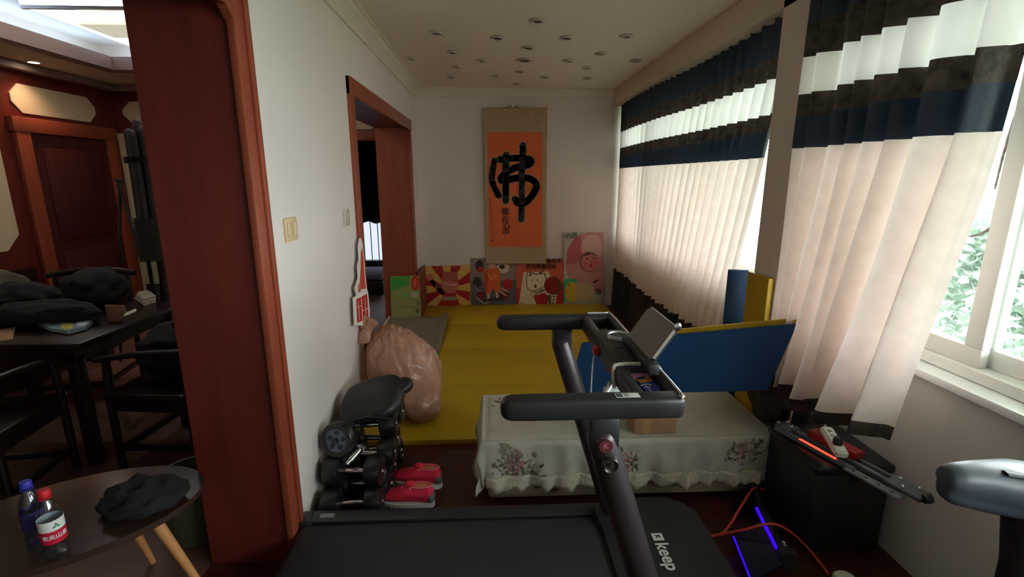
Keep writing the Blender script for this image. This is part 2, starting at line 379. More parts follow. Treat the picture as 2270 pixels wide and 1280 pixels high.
LAMPM = mat('lamp_glass', rgb(250, 250, 235), .4, emit=(1, .97, .84, 1), estr=3.6)
box('shade', -2.90, -2.05, 3.44, 4.52, 2.63, 2.78, LAMPM, cl, bevel=.03)
box('base', -2.75, -2.2, 3.5, 4.4, 2.78, 2.85, PVC, cl)
box('centre_panel', -2.68, -2.3, 3.60, 3.92, 2.575, 2.63, mat('lamp_glass_dim', rgb(220, 215, 180), .4, emit=(1, .95, .75, 1), estr=.55), cl, bevel=.01)
for y in (3.44, 4.50): box('metal_trim', -2.88, -2.04, y, y+.02, 2.62, 2.64, CHROME, cl)
sp = thing('spotlight', 'small round lit spotlight in the living room ceiling border', 'spotlight', (-4.06, 4.9, ZC))
lathe('rim', [(.035, 0), (.055, 0), (.06, -.006), (.058, -.012), (.04, -.012), (.035, 0)], PVC, sp, M=T(-4.0, 4.8, ZC))
lathe('lens', [(0, -.006), (.038, -.006), (.038, -.002), (0, -.002)], mat('spot_lens', rgb(255, 240, 220), .3, emit=(1, .85, .65, 1), estr=30), sp, M=T(-4.0, 4.8, ZC))

sl = bpy.data.lights.new('spot_lamp', 'SPOT'); sl.energy = 16; sl.color = (1, .62, .38); sl.spot_size = R(120); sl.spot_blend = 1; sl.shadow_soft_size = .03
slo = bpy.data.objects.new('spot_lamp', sl); COL.objects.link(slo); slo.location = (-4.0, 4.8, ZC-.03); slo.parent = sp; slo.matrix_parent_inverse = WM[sp].inverted()
# ------------------------------------------------------------------ windows
GLASS = glassy('window_glass', (.93, .97, .96, 1), .97)
def window(name, label, y0, y1, mulls):
    t = thing(name, label, 'window', (1.82, (y0+y1)/2, .85), kind='structure')
    box('frame_rail', 1.76, 1.90, y0, y1, .87, .915, PVC, t, bevel=.006); box('frame_rail', 1.76, 1.90, y0, y1, 2.36, 2.42, PVC, t, bevel=.006)
    box('frame_stile', 1.76, 1.90, y0, y0+.05, .915, 2.36, PVC, t, bevel=.006); box('frame_stile', 1.76, 1.90, y1-.05, y1, .915, 2.36, PVC, t, bevel=.006)
    ys = [y0+.05]+list(mulls)+[y1-.05]
    for i, (a, b) in enumerate(zip(ys, ys[1:])):
        dx = .0 if i % 2 else .045; A, B = a-(.035 if i else 0), b+(.035 if i < len(ys)-2 else 0)
        s = thing_part('sash', t)
        x0, x1 = 1.785+dx, 1.82+dx
        bm = bmesh.new()
        for q in ((x0, x1, A, B, .915, .985), (x0, x1, A, B, 2.30, 2.36), (x0, x1, A, A+.07, .985, 2.30), (x0, x1, B-.07, B, .985, 2.30)): bm_box(bm, *q, bevel=.005)
        s = link('sash', bm, PVC, t)
        box('pane', x0+.014, x0+.02, A+.06, B-.06, .975, 2.31, GLASS, s)
    return t
def thing_part(*a): return None
window('window_1', 'white framed sliding window behind the drawn striped curtain', 2.6, 5.9, (3.7, 4.85))
window('window_2', 'white framed sliding window overlooking green trees', -1.3, 2.36, (-.3, .68, 1.64))
box('trim_pier', 1.74, 1.9, 4.74, 4.98, .84, 2.42, GREYW, wr)
tag(box('trim_3', 1.675, 1.95, -1.6, 2.37, .835, .868, SILL, bevel=.006), 'white stone window sill above the grey wall', 'window sill', kind='structure')
tag(box('trim_4', 1.675, 1.95, 2.595, 5.95, .835, .868, SILL, bevel=.006), 'white window sill behind the long striped curtain', 'window sill', kind='structure')

# ------------------------------------------------------------------ curtains
def curtain(name, label, posfn, bands, loc, nu, group):
    """posfn(u, z) -> point ; bands: (part, z_top(u), z_bot(u), material, rows, forward)"""
    t = thing(name, label, 'curtain', loc, group=group)
    for part, zt, zb, m, rows, fw in bands:
        def fn(u, v):
            z = zt(u)+(zb(u)-zt(u))*v; p = posfn(u, z); return p+Vector((-fw, 0, 0))
        grid(part, fn, nu, rows, m, t)
    return t
K = lambda c: (lambda u: c)
def fold(u, n, seed, z):
    ph = u*n*2*PI+1.3*math.sin(u*9+seed)+.6*math.sin(u*23+seed*2)
    s = math.sin(ph); return math.copysign(abs(s)**.7, s)+.25*math.sin(2*ph+seed)
def c1(u, z):      # long drawn curtain: u=0 far end, u=1 near end
    near = 2.60 + max(0, (2.2-z))*.30
    y = 5.93+(near-5.93)*u
    amp = .026*(.75+.35*(2.42-z)/2.4)
    return Vector((1.535+amp*fold(u, 26, 1.0, z)+.02*math.sin(u*7+z*1.2), y+.012*math.cos(u*26*2*PI), z))
h1 = lambda u: .5+.012*math.sin(u*60)
curtain('curtain', 'long striped curtain drawn across the window beside the scroll wall', c1, [
    ('navy_top_band', K(2.42), K(2.235), NAVY, 4, 0), ('brown_floral_band', K(2.235), K(2.12), BROWNF, 3, .001),
    ('white_band', K(2.12), K(1.94), WHITEC, 4, .002), ('brown_floral_band', K(1.94), K(1.85), BROWNF, 3, .001), ('navy_band', K(1.85), K(1.71), NAVY, 4, .002),
    ('cream_panel', K(1.71), h1, CREAMC, 14, .001), ('floral_hem', h1, K(.03), BROWNF, 6, .002)], (1.53, 4.2, 0), 520, 'striped curtains')
def c2(u, z):      # pulled-aside curtain: u=0 at pilaster, u=1 free edge
    k = max(0, (2.3-z)); k2 = max(0, (1.75-z))
    ya = 2.34-.03*k; yb = 1.42+.05*k+.16*k2**1.5*.62
    y = ya+(yb-ya)*u
    amp = (.045+.028*k2)*(1-.6*max(0, 1-u*6))
    x = 1.50-.02*k-.075*max(0, 1-u*7)**1.5+amp*fold(u*.98+.13*k2*(1-u)*u, 7.5, 2.3, z)-.03*k2*math.sin(u*3)
    return Vector((x, y+.02*k2*math.sin(u*17+z*3), z))
hem0 = lambda u: .80-.30*u+.03*math.sin(u*19); hem1 = lambda u: .545+.018*math.sin(u*23)+.09*u
hemt = lambda u: max(hem1(u)+.06, min(.80-.75*u, .78))
curtain('curtain', 'striped curtain pulled aside at the bright open window', c2, [
    ('navy_top_band', K(2.42), K(2.28), NAVY, 4, 0), ('brown_floral_band', K(2.28), K(2.135), BROWNF, 4, .001),
    ('white_band', K(2.135), K(1.975), WHITEC, 4, .002), ('brown_floral_band', K(1.975), K(1.875), BROWNF, 3, .001), ('navy_band', K(1.875), K(1.735), NAVY, 4, .002),
    ('cream_panel', K(1.735), hemt, CREAMC, 18, .001), ('floral_hem', hemt, hem1, BROWNF, 6, .002)], (1.48, 2.0, 0), 220, 'striped curtains')
cur2 = [o for o in bpy.data.objects if o.name == 'curtain.001'][0]
blob('gathered_hem', lambda d: Vector((1.435, 2.30, .52))+Vector((.075*d.x, .13*d.y, .17*d.z))*(1+.16*noise.noise(d*2.4)+.05*math.sin(math.atan2(d.y, d.x)*7)), BROWNF, cur2, sub=4)
for a, b, lab in ((2.6, 5.95, 'thin white curtain rail under the soffit over the long curtain'), (-1.3, 2.36, 'thin white curtain rail over the pulled aside curtain')):
    tag(box('curtain_rail', 1.525, 1.555, a, b, 2.415, 2.425, PVC), lab, 'curtain rail')

# ------------------------------------------------------------------ ceiling downlights
rows = [[(1190, 45)], [(966, 72), (1101, 83), (1255, 83), (1388, 79)], [(1002, 115), (1170, 105), (1331, 118)], [(911, 129), (1066, 133), (1259, 134), (1409, 134)],
        [(1012, 147), (1152, 158), (1300, 150)], [(1000, 171), (1097, 168), (1207, 170), (1302, 173)], [(1145, 185)]]
ORD = ['first', 'second', 'third', 'fourth', 'fifth', 'sixth', 'last']; CNT = {1: ['alone in its row'], 3: ['left of three', 'middle of three', 'right of three'], 4: ['leftmost of four', 'second from left', 'third from left', 'rightmost of four']}
DARKL = mat('downlight_lens', rgb(58, 48, 42), .35, var=.5, scale=90); RING = mat('downlight_ring', rgb(190, 182, 170), .35, metal=.4)
def downlight(p, k, label, group):
    t = thing('ceiling_downlight', label, 'downlight', p, group=group)
    lathe('ring', [(.026*k, -.001), (.04*k, -.001), (.043*k, -.005), (.04*k, -.011), (.03*k, -.012), (.026*k, -.006)], RING, t, M=T(*p))
    lathe('lens', [(0, -.004), (.014*k, -.009), (.03*k, -.006), (.03*k, -.001)], DARKL, t, M=T(*p)); return t
for ri, r_ in enumerate(rows):
    for ci, (u, v) in enumerate(r_):
        downlight(at(u, v, 'z', ZC), 1.15, 'small unlit ceiling downlight, %s row from camera, %s' % (ORD[ri], CNT[len(r_)][ci]), 'unlit ceiling downlights')
downlight(at(1162, 133, 'z', ZC), 1.75, 'larger unlit round downlight at the centre of the ceiling cluster', 'unlit ceiling downlights')

# ------------------------------------------------------------------ outside: trees
LEAF = [mat('leaf_a', rgb(150, 172, 156), .6, var=.3, scale=2, trans=.35), mat('leaf_b', rgb(176, 192, 178), .6, var=.3, scale=2, trans=.35), mat('leaf_c', rgb(118, 138, 126), .6, var=.3, scale=2, trans=.3)]
BARK = mat('bark', rgb(78, 66, 58), .9, var=.3, scale=10)
def tree(label, base, blobs, n, size, m, seed):
    t = thing('tree', label, 'tree', base); r = random.Random(seed); vs = []; fs = []
    for _ in range(n):
        bx, by, bz, br = blobs[r.randrange(len(blobs))]
        d = Vector((r.gauss(0, 1), r.gauss(0, 1), r.gauss(0, .8))).normalized()*br*(r.random()**.35)
        c = Vector((bx, by, bz))+d; a = Vector((r.gauss(0, 1), r.gauss(0, 1), r.gauss(0, 1))).normalized(); b = a.orthogonal().normalized()
        s = size*(.6+.8*r.random()); k = len(vs)
        vs += [c-a*s, c+b*s*.45, c+a*s, c-b*s*.45]; fs.append((k, k+1, k+2, k+3))
    me = bpy.data.meshes.new('crown'); me.from_pydata(vs, [], fs); o = link('crown', me, m, t, smooth=0); o['kind'] = 'stuff'
    cx, cy, cz, _ = blobs[0]
    tube('trunk', [base, (base[0]+.1, base[1], (base[2]+cz)/2), (cx, cy, cz)], [.2, .16, .06], BARK, t, 8)
    for bx, by, bz, br in blobs[1:5]: tube('branch', [(cx, cy, cz-.6), ((cx+bx)/2, (cy+by)/2, (cz+bz)/2-.1), (bx, by, bz)], [.05, .035, .015], BARK, t, 6)
    return t
tree('pale green leafy tree close outside the window', (5.2, 3.6, -3.2), [(5.2, 3.9, .3, 1.1), (4.6, 3.0, -.4, .9), (5.9, 4.8, -.2, 1.2), (5.0, 4.6, .9, .8), (5.4, 2.4, .2, .9)], 16000, .07, LEAF[1], 1)
tree('darker green tree behind the pale one outside', (8.2, 6.5, -3.2), [(8.2, 6.5, .2, 1.6), (7.4, 8.2, .0, 1.5), (8.8, 4.6, -.2, 1.6), (9.5, 9.5, .4, 1.8), (7.6, 5.4, -1.2, 1.6)], 16000, .10, LEAF[0], 2)
tree('low dark green tree beneath the window', (6.2, 1.2, -3.2), [(6.2, 1.0, -1.2, 1.5), (6.8, -.8, -.8, 1.5), (5.6, 2.6, -1.4, 1.1), (8, 2.2, -.4, 1.5)], 12000, .09, LEAF[2], 3)
ct = thing('conifer', 'drooping conifer with thin dark needled branches outside the window', 'tree', (4.75, 3.75, -3.2)); r = random.Random(5)
tube('trunk', [(4.75, 3.75, -3.2), (4.7, 3.75, 4.5)], [.11, .05], BARK, ct, 8)
for i in range(8):
    z = 1.6+r.random()*2.2; a = R(175+r.random()*110); L_ = 1.0+.6*r.random(); p0 = Vector((4.7, 3.75, z)); d = Vector((math.cos(a), math.sin(a), 0))
    pts = spline([p0, p0+d*L_*.5+Vector((0, 0, .05)), p0+d*L_+Vector((0, 0, -.35))], 6); br = tube('branch', pts, [.02*(1-i_/len(pts)*.7) for i_ in range(len(pts))], BARK, ct, 5)
    vs = []; fs = []
    for q in pts[2:]:
        for _ in range(18):
            e = q+Vector((r.gauss(0, .07), r.gauss(0, .07), -.07-.16*r.random())); s = Vector((.009, .006, 0)); k = len(vs); vs += [q-s, q+s, e]; fs.append((k, k+1, k+2))
    me = bpy.data.meshes.new('needles'); me.from_pydata(vs, [], fs); o = link('needles', me, LEAF[2], br, smooth=0); o['kind'] = 'stuff'
for pts_ in (((2310, 120), (2262, 230), (2228, 330), (2205, 420)), ((2310, 210), (2275, 300), (2250, 400), (2236, 470)), ((2320, 420), (2240, 470), (2180, 515), (2125, 530)), ((2310, 60), (2240, 120), (2215, 230), (2200, 300)), ((2320, 300), (2270, 380), (2262, 470), (2250, 520))):
    pts = spline([at(u, v, 'x', 4.4) for u, v in pts_], 6); br = tube('branch', pts, [.022*(1-i_/len(pts)*.75) for i_ in range(len(pts))], BARK, ct, 6)
    vs = []; fs = []
    for q in pts[3:]:
        for _ in range(16):
            e = q+Vector((r.gauss(0, .05), r.gauss(0, .07), -.06-.14*r.random())); s_ = Vector((.005, .005, 0)); k = len(vs); vs += [q-s_, q+s_, e]; fs.append((k, k+1, k+2))
    me = bpy.data.meshes.new('needles'); me.from_pydata(vs, [], fs); o = link('needles', me, mat('needle_dark', rgb(70, 74, 66), .8), br, smooth=0); o['kind'] = 'stuff'
tag(box('ground', 1.95, 40, -30, 40, -3.4, -3.2, mat('lawn', rgb(110, 130, 90), .9, var=.3, scale=.8)), 'green ground far below the window', 'ground', kind='structure')

# ------------------------------------------------------------------ floor mats
ym = thing('yellow_mat', 'large yellow vinyl folding floor mat below the scroll wall', 'mat', (.4, 4.4, 0))
for i in range(4):
    a, b = 2.72+i*.8125, 2.72+(i+1)*.8125
    p = box('mat_panel', -.835, 1.44, a+.001, b-.001, 0, .035, YEL, ym, bevel=.003)
    box('underside', -.83, 1.435, a+.004, b-.004, -.0005, .006, BLUE, p)
# grey mat, curled at the far right corner
g0, g1, g2, g3 = at(868, 700, 'z', .04), at(995, 702, 'z', .05), at(842, 742, 'z', .04), at(948, 860, 'z', .04)
def gm(u, v):
    a = g0.lerp(g1, u); b = Vector((-1.12, 3.30, .04)).lerp(Vector((-.47, 3.40, .04)), u); p = a.lerp(b, v)
    z = .041+.10*max(0, u-.72)**2/.08*max(0, .55-v)*1.3+.006*math.sin(v*9+u*4)
    x = p.x
    return Vector((x, p.y, z))
tag(grid('grey_mat', gm, 16, 20, GREYM, thick=.006), 'thin grey cloth mat curling over the yellow mat', 'mat')
es = tube('trim_strip', [at(864, 702, 'z', .05), at(838, 742, 'z', .05)], .016, CREAM, None, 8, flat_=.4); tag(es, 'cream edge strip lying along the grey mat at the doorway', 'strip')
# blue and yellow mat leaning across the bench
bmth = thing('leaning_mat', 'blue foam mat with yellow back leaning over the covered bench', 'mat', (.8, 2.5, .36))
TL, TR_, BL = Vector((.50, 2.56, .70)), Vector((1.40, 2.08, .945)), Vector((.43, 2.585, .375)); BR = None
nrm = (TR_-TL).cross(BL-TL).normalized()
if nrm.y < 0: nrm = -nrm
dv = at(1702, 867, 'y', 1)-CC; BR = CC+dv*((TL-CC).dot(nrm)/dv.dot(nrm))
prism('blue_face', [TL, TR_, BR, BL], nrm*.03, BLUE, bmth, bevel=.005); upv = (TL-BL).normalized()*.022
prism('yellow_face', [q+nrm*.0301 for q in (TL+upv, TR_+upv, BR, BL)], nrm*.03, YEL, bmth, bevel=.005)
sm = thing('standing_mat', 'folded mat standing upright, blue and yellow panels by the pilaster', 'mat', (1.42, 2.55, 0))
box('blue_panel', 1.36, 1.47, 2.668, 2.70, 0.036, 1.088, BLUE, sm, bevel=.006); box('yellow_panel', 1.425, 1.455, 2.39, 2.6, 0.001, 1.095, YEL, sm, bevel=.006)

# ------------------------------------------------------------------ scroll
SY = 5.955
sc = thing('hanging_scroll', 'hanging calligraphy scroll with orange paper and one large black character', 'scroll', at(1142, 585, 'y', SY))
q = [at(u, v, 'y', SY) for u, v in ((1071, 241), (1213, 241), (1210, 584), (1078, 584))]
SILK = mat('scroll_silk', rgb(176, 152, 122), .8, var=.06, scale=14); ORP = mat('orange_paper', rgb(224, 108, 60), .8, var=.06, scale=5)
prism('backing', q, (0, .006, 0), SILK, sc)
for v in (241, 584):
    a, b = at(1070 if v < 300 else 1076, v, 'y', SY), at(1214 if v < 300 else 1212, v, 'y', SY); tube('rod', [a, b], .008, SILK, sc, 8)
hk = at(1135, 234, 'y', SY); tube('hanger', [at(1118, 240, 'y', SY), hk, at(1152, 240, 'y', SY)], .003, PLAST, sc, 6); box('hook', hk.x-.008, hk.x+.02, SY-.02, SY+.012, hk.z-.02, hk.z+.03, WHITEP, sc)
def sp_(x, y): return (1050+x/3.367, 220+y/3.367)
INK = (44, 32, 28); HALO = (206, 150, 110)
strokes = [([(155, 455), (140, 540), (135, 600), (160, 670), (190, 725)], 40), ([(190, 452), (300, 440), (400, 445), (430, 465), (400, 492), (300, 515), (215, 575), (215, 605), (320, 590), (420, 595), (468, 640), (450, 700), (395, 765), (345, 780), (308, 745)], 48),
           ([(242, 415), (240, 520), (240, 640), (240, 762)], 46), ([(370, 340), (365, 400), (360, 560), (360, 740), (356, 900)], 42)]
sh = [('poly', [sp_(*p) for p in ((102, 246), (513, 246), (512, 1103), (114, 1105))], ORP)]
strokes = [(a_, b_*1.08) for a_, b_ in strokes]
for s_, w_ in strokes: sh.append(('line', [sp_(*p) for p in s_], (w_+14)/3.367, HALO))
for s_, w_ in strokes: sh.append(('line', [sp_(*p) for p in s_], w_/3.367, INK))
for p in range(26): sh.append(('line', [sp_(122+p*.7+rnd.uniform(-4, 4), 745+p*12.2), sp_(130+p*.7+rnd.uniform(-6, 6), 752+p*12.2)], 1.1, (120, 50, 34)))
sh.append(('poly', [sp_(*p) for p in ((130, 1050), (146, 1050), (146, 1066), (130, 1066))], (150, 34, 24)))
art('calligraphy', sh, 'y', SY-.001, -.0004, sc)
for ch, (x, y) in zip('佛在心中', ((236, 842), (238, 902), (246, 948), (240, 996))):
    p = at(*sp_(x, y), 'y', SY-.009); text('small_character', ch, .094, T(*p) @ RX(90), flat(96, 24, 18), sc, bold=.0018)

# ------------------------------------------------------------------ posters leaning on the end wall
def poster(name, label, quad, yp, shapes, texts=(), edge=(170, 150, 130)):
    q = [at(u, v, 'y', yp) for u, v in quad]; zb = .036; 
    t = thing(name, label, 'poster', ((q[0].x+q[2].x)/2, yp, zb))
    q[2].z = q[3].z = zb
    prism('board', q, (0, .012, 0), flat(*edge), t)
    art('print', shapes, 'y', yp-.0004, -.0003, t)
    for s, px, size, col, sq in texts:
        p = at(px[0], px[1], 'y', yp-.0004-.0003*(len(shapes)+3)); text('lettering', s, size, T(*p) @ RX(90), flat(*col), t, squash=sq, bold=.0016)
    return t
# 1 sunburst
Q1 = [(935, 591), (1042, 587), (1042, 679), (938, 679)]
s1 = [('poly', Q1, (226, 178, 92))]; cx, cy = 993, 640
def onrect(a):
    d = (math.cos(a), math.sin(a)); t_ = min(((1042-cx)/d[0] if d[0] > 0 else (936-cx)/d[0]) if abs(d[0]) > 1e-6 else 1e9, ((679-cy)/d[1] if d[1] > 0 else (590-cy)/d[1]) if abs(d[1]) > 1e-6 else 1e9)
    return (cx+d[0]*t_, cy+d[1]*t_)
for k in range(8):
    a = R(k*45+8); s1.append(('poly', [(cx, cy), onrect(a), onrect(a+R(11)), onrect(a+R(23))], (172, 22, 28)))
PK = (214, 122, 104)
s1 += [('line', [(952, 618), (968, 636), (984, 652)], 11, PK), ('disc', 953, 615, 8, 8, PK), ('disc', 998, 630, 19, 22, PK), ('poly', [(979, 622), (981, 602), (1014, 604), (1016, 626)], (190, 96, 76)),
       ('line', [(984, 628), (998, 632), (1012, 631)], 2.4, (240, 214, 196)), ('poly', [(986, 650), (1010, 650), (1020, 679), (976, 679)], (190, 40, 36)), ('poly', [(983, 658), (1014, 658), (1012, 666), (980, 666)], (176, 158, 140))]
poster('sunburst_poster', 'poster with red and yellow sunburst rays, left of the shoe poster', Q1, 5.975, s1)
# 2 boy in orange among shoes and balls
Q2 = [(1043, 573), (1145, 573), (1147, 677), (1045, 677)]
s2 = [('poly', Q2, (150, 128, 122)), ('poly', [(1044, 625), (1147, 620), (1147, 677), (1045, 677)], (104, 96, 102))]
for x, y, rx, ry, c in ((1063, 590, 9, 13, (60, 44, 40)), (1066, 598, 7, 7, (196, 36, 40)), (1115, 594, 14, 12, (216, 196, 184)), (1113, 592, 6, 5, (62, 44, 40)), (1058, 626, 10, 12, (58, 42, 40)), (1125, 631, 11, 12, (190, 26, 40)), (1066, 655, 10, 9, (120, 30, 40)), (1118, 656, 10, 8, (120, 34, 28)), (1106, 662, 12, 6, (60, 46, 36)), (1082, 666, 12, 6, (62, 46, 40))):
    s2.append(('disc', x, y, rx, ry, c))
s2 += [('line', [(1053, 632), (1058, 643), (1066, 646)], 2, (214, 206, 204)), ('line', [(1057, 660), (1072, 672), (1086, 670)], 2, (220, 210, 200)), ('line', [(1108, 638), (1124, 646)], 4, (206, 170, 140)), ('line', [(1108, 646), (1122, 656)], 3.5, (206, 170, 140)),
       ('poly', [(1075, 600), (1086, 592), (1104, 594), (1110, 606), (1108, 630), (1110, 646), (1100, 650), (1094, 640), (1086, 652), (1076, 648), (1074, 622)], (226, 104, 48)), ('poly', [(1075, 604), (1082, 600), (1080, 648), (1076, 646)], (206, 52, 36)),
       ('poly', [(1080, 650), (1086, 650), (1086, 662), (1080, 664)], (216, 176, 150)), ('poly', [(1098, 650), (1104, 648), (1106, 660), (1100, 662)], (216, 176, 150)), ('disc', 1091, 590, 8, 7, (214, 158, 134))]
for k in range(5): s2.append(('line', [(1079+k*5, 606+k % 3*6), (1086+k*5, 612+k % 2*8)], 2, (240, 160, 70)))
poster('shoe_poster', 'poster of a figure in orange clothes lying among shoes and balls', Q2, 5.985, s2)
# 3 cat with table tennis bat
Q3 = [(1144, 580), (1249, 574), (1250, 678), (1145, 678)]
s3 = [('poly', Q3, (214, 96, 76)), ('poly', [(1145, 640), (1250, 630), (1250, 678), (1145, 678)], (188, 40, 48)), ('poly', [(1160, 604), (1216, 602), (1234, 650), (1232, 677), (1150, 677)], (232, 212, 178)),
      ('poly', [(1168, 640), (1166, 618), (1170, 602), (1182, 606), (1190, 608), (1204, 600), (1210, 612), (1214, 630), (1206, 640), (1180, 648)], (72, 44, 30)),
      ('poly', [(1169.5, 639), (1167.5, 618), (1171, 604), (1182, 608), (1190, 610), (1203, 602), (1208, 613), (1212, 630), (1205, 638.5), (1180, 646)], (238, 222, 194)),
      ('poly', [(1172, 613), (1175, 605), (1180, 611)], (120, 26, 28)), ('poly', [(1193, 608), (1200, 602), (1203, 609)], (120, 26, 28)), ('disc', 1178, 622, 1, 2.6, INK), ('disc', 1191, 621, 1, 2.6, INK), ('disc', 1187, 635, 3, 4, (130, 84, 58)),
      ('line', [(1182, 653), (1194, 646), (1206, 640)], 10, (72, 44, 30)), ('line', [(1182, 653), (1194, 646), (1206, 640)], 8.4, (238, 222, 194)), ('poly', [(1182, 657), (1208, 650), (1217, 660), (1212, 676), (1190, 676)], (176, 30, 36)),
      ('disc', 1227, 634, 18, 20, (96, 92, 66)), ('disc', 1223, 633, 17, 19, (150, 24, 28)), ('poly', [(1213, 655), (1222, 654), (1222, 676), (1216, 676)], (96, 92, 66)), ('disc', 1228, 658, 2, 2, INK), ('disc', 1227, 665, 2, 2, INK), ('disc', 1226, 672, 2, 2, INK), ('disc', 1155, 672, 1.3, 1.3, INK), ('disc', 1162, 673, 1.3, 1.3, INK)]
poster('cat_poster', 'red poster of a white cat with a table tennis bat', Q3, 5.975, s3, [('仍为热爱闪光', (1200, 592), .068, (40, 26, 18), .93), ('路尽头', (1228, 579.5), .068, (40, 26, 18), .95)])
# 4 baby
Q4 = [(1250, 515), (1338, 515), (1336, 677), (1250, 677)]
BP = (212, 140, 140)
s4 = [('poly', Q4, (196, 190, 178)), ('poly', [(1256, 560), (1262, 545), (1272, 530), (1286, 520), (1306, 515), (1338, 517), (1338, 650), (1320, 648), (1258, 610), (1252, 585)], BP), ('poly', [(1258, 552), (1268, 536), (1284, 520), (1298, 560), (1278, 584), (1256, 586)], (196, 100, 106)),
      ('disc', 1312, 550, 24, 30, (224, 180, 172)), ('disc', 1306, 581, 22, 23, (164, 92, 96)), ('disc', 1309, 581, 20, 21, (222, 128, 124)), ('line', [(1294, 568), (1309, 562), (1326, 568)], 4, (206, 164, 158)), ('disc', 1301, 574, 3.4, 1.3, (80, 34, 34)), ('disc', 1317, 572, 3.4, 1.3, (80, 34, 34)), ('disc', 1309, 581, 2.4, 2, (200, 104, 102)), ('disc', 1310, 589, 3.6, 3, (150, 24, 34)), ('disc', 1297, 584, 4, 4, (226, 112, 112)), ('disc', 1321, 583, 4, 4, (226, 112, 112)),
      ('poly', [(1264, 600), (1280, 592), (1300, 604), (1322, 606), (1334, 600), (1334, 650), (1318, 640), (1290, 632), (1262, 616)], (216, 150, 152)), ('poly', [(1250, 620), (1262, 618), (1282, 620), (1268, 640), (1258, 677), (1250, 677)], (80, 190, 136)),
      ('disc', 1267, 648, 14, 23, (226, 190, 70)), ('disc', 1296, 650, 22, 24, (214, 186, 140)), ('disc', 1262, 632, 2, 3, (160, 90, 40)), ('disc', 1254, 646, 3, 3, (214, 110, 60)), ('poly', [(1314, 625), (1326, 619), (1326, 623), (1316, 629)], (120, 50, 54)), ('disc', 1253, 604, 3, 3, (236, 226, 216)), ('poly', [(1250, 670), (1336, 660), (1336, 677), (1250, 677)], (186, 178, 158))]
poster('baby_poster', 'tall poster of a baby in a pink bonnet beside the curtain', Q4, 5.965, s4, [('小月', (1266, 524), .085, (84, 92, 84), .95), ('回', (1326, 648), .075, (70, 56, 50), 1)])
# green board and its neighbours leaning on the jamb
gb = thing('green_board', 'green and yellow printed board standing in the doorway', 'board', (-.97, 5.41, .0))
GY = 5.41
Qg = [(864, 613), (929, 612), (933, 704), (868, 705)]
prism('board', [at(u, v, 'y', GY) for u, v in Qg], (0, .012, 0), flat(150, 140, 90), gb)
art('print', [('poly', Qg, (150, 152, 76)), ('poly', [(864, 613), (912, 612), (905, 634), (866, 650)], (92, 152, 66)), ('disc', 880, 626, 14, 10, (60, 150, 60)), ('disc', 899, 652, 18, 8, (138, 160, 90)), ('poly', [(866, 668), (933, 664), (933, 704), (868, 705)], (158, 150, 96)), ('disc', 920, 654, 8, 6, (176, 178, 148)),
              ('disc', 925, 690, 4, 5, (96, 110, 70)), ('disc', 927, 672, 4, 6, (104, 116, 76)), ('disc', 921, 628, 9, 17, (190, 44, 34)), ('disc', 920, 628, 3, 10, (224, 100, 74)), ('line', [(868, 684), (900, 680), (930, 683)], 1.5, (130, 128, 80))], 'y', GY-.0004, -.0003, gb)
tag(box('brown_board', -.815, -.80, 5.43, 5.93, .036, .56, mat('brown_edge', rgb(128, 62, 40), .6), bevel=.002), 'narrow brown board seen edge on beside the green board', 'board')
# cut-out sign leaning on the left wall
cs = thing('cutout_sign', 'red and white cut-out sign board against the left wall', 'sign', (-.82, 3.15, .7))
outl = [(789, 722), (786, 660), (793, 655), (789, 640), (797, 616), (795, 590), (799, 575), (797, 545), (800, 528), (804, 540), (806, 560), (809, 600), (813, 640), (816, 648), (820, 690), (819, 712), (803, 722)]
CX = -.822
prism('board', [at(u, v, 'x', CX) for u, v in outl], (-.012, 0, 0), flat(232, 222, 214), cs)
art('print', [('poly', [(800, 560), (803, 548), (805, 566), (808, 610), (811, 640), (800, 642), (798, 620), (800, 590)], (196, 66, 52)), ('poly', [(795, 650), (794, 636), (799, 622), (800, 646)], (206, 110, 80)), ('poly', [(790, 664), (814, 652), (817, 706), (792, 716)], (190, 34, 34)),
              ('line', [(801, 660), (804, 712)], 1.4, (236, 220, 210)), ('line', [(791, 682), (801, 678)], 1.2, (236, 220, 210)), ('line', [(803, 690), (816, 684)], 1.2, (236, 220, 210)), ('line', [(794, 668), (797, 710)], 1.2, (236, 220, 210)), ('line', [(809, 660), (812, 704)], 1.2, (236, 220, 210))], 'x', CX+.0005, .0004, cs)

# switches
for nm, lab, y, z, s_ in (('wall_switch', 'yellowed double switch plate on the white pier', 2.13, 1.385, .06), ('wall_switch', 'small pale switch plate beside the narrow doorway', 2.955, 1.37, .05)):
    t = thing(nm, lab, 'switch', (XL, y, z)); IV = mat('ivory_plastic' if s_ > .055 else 'pale_plastic', rgb(214, 188, 150) if s_ > .055 else rgb(196, 184, 168), .4)
    box('plate', XL, XL+.012, y-s_, y+s_, z-.05, z+.05, IV, t, bevel=.004)
    for k in ((-.5, .5) if s_ > .055 else (0,)): box('rocker', XL+.012, XL+.017, y+k*s_-.022, y+k*s_+.022, z-.03, z+.03, IV, t, bevel=.003)

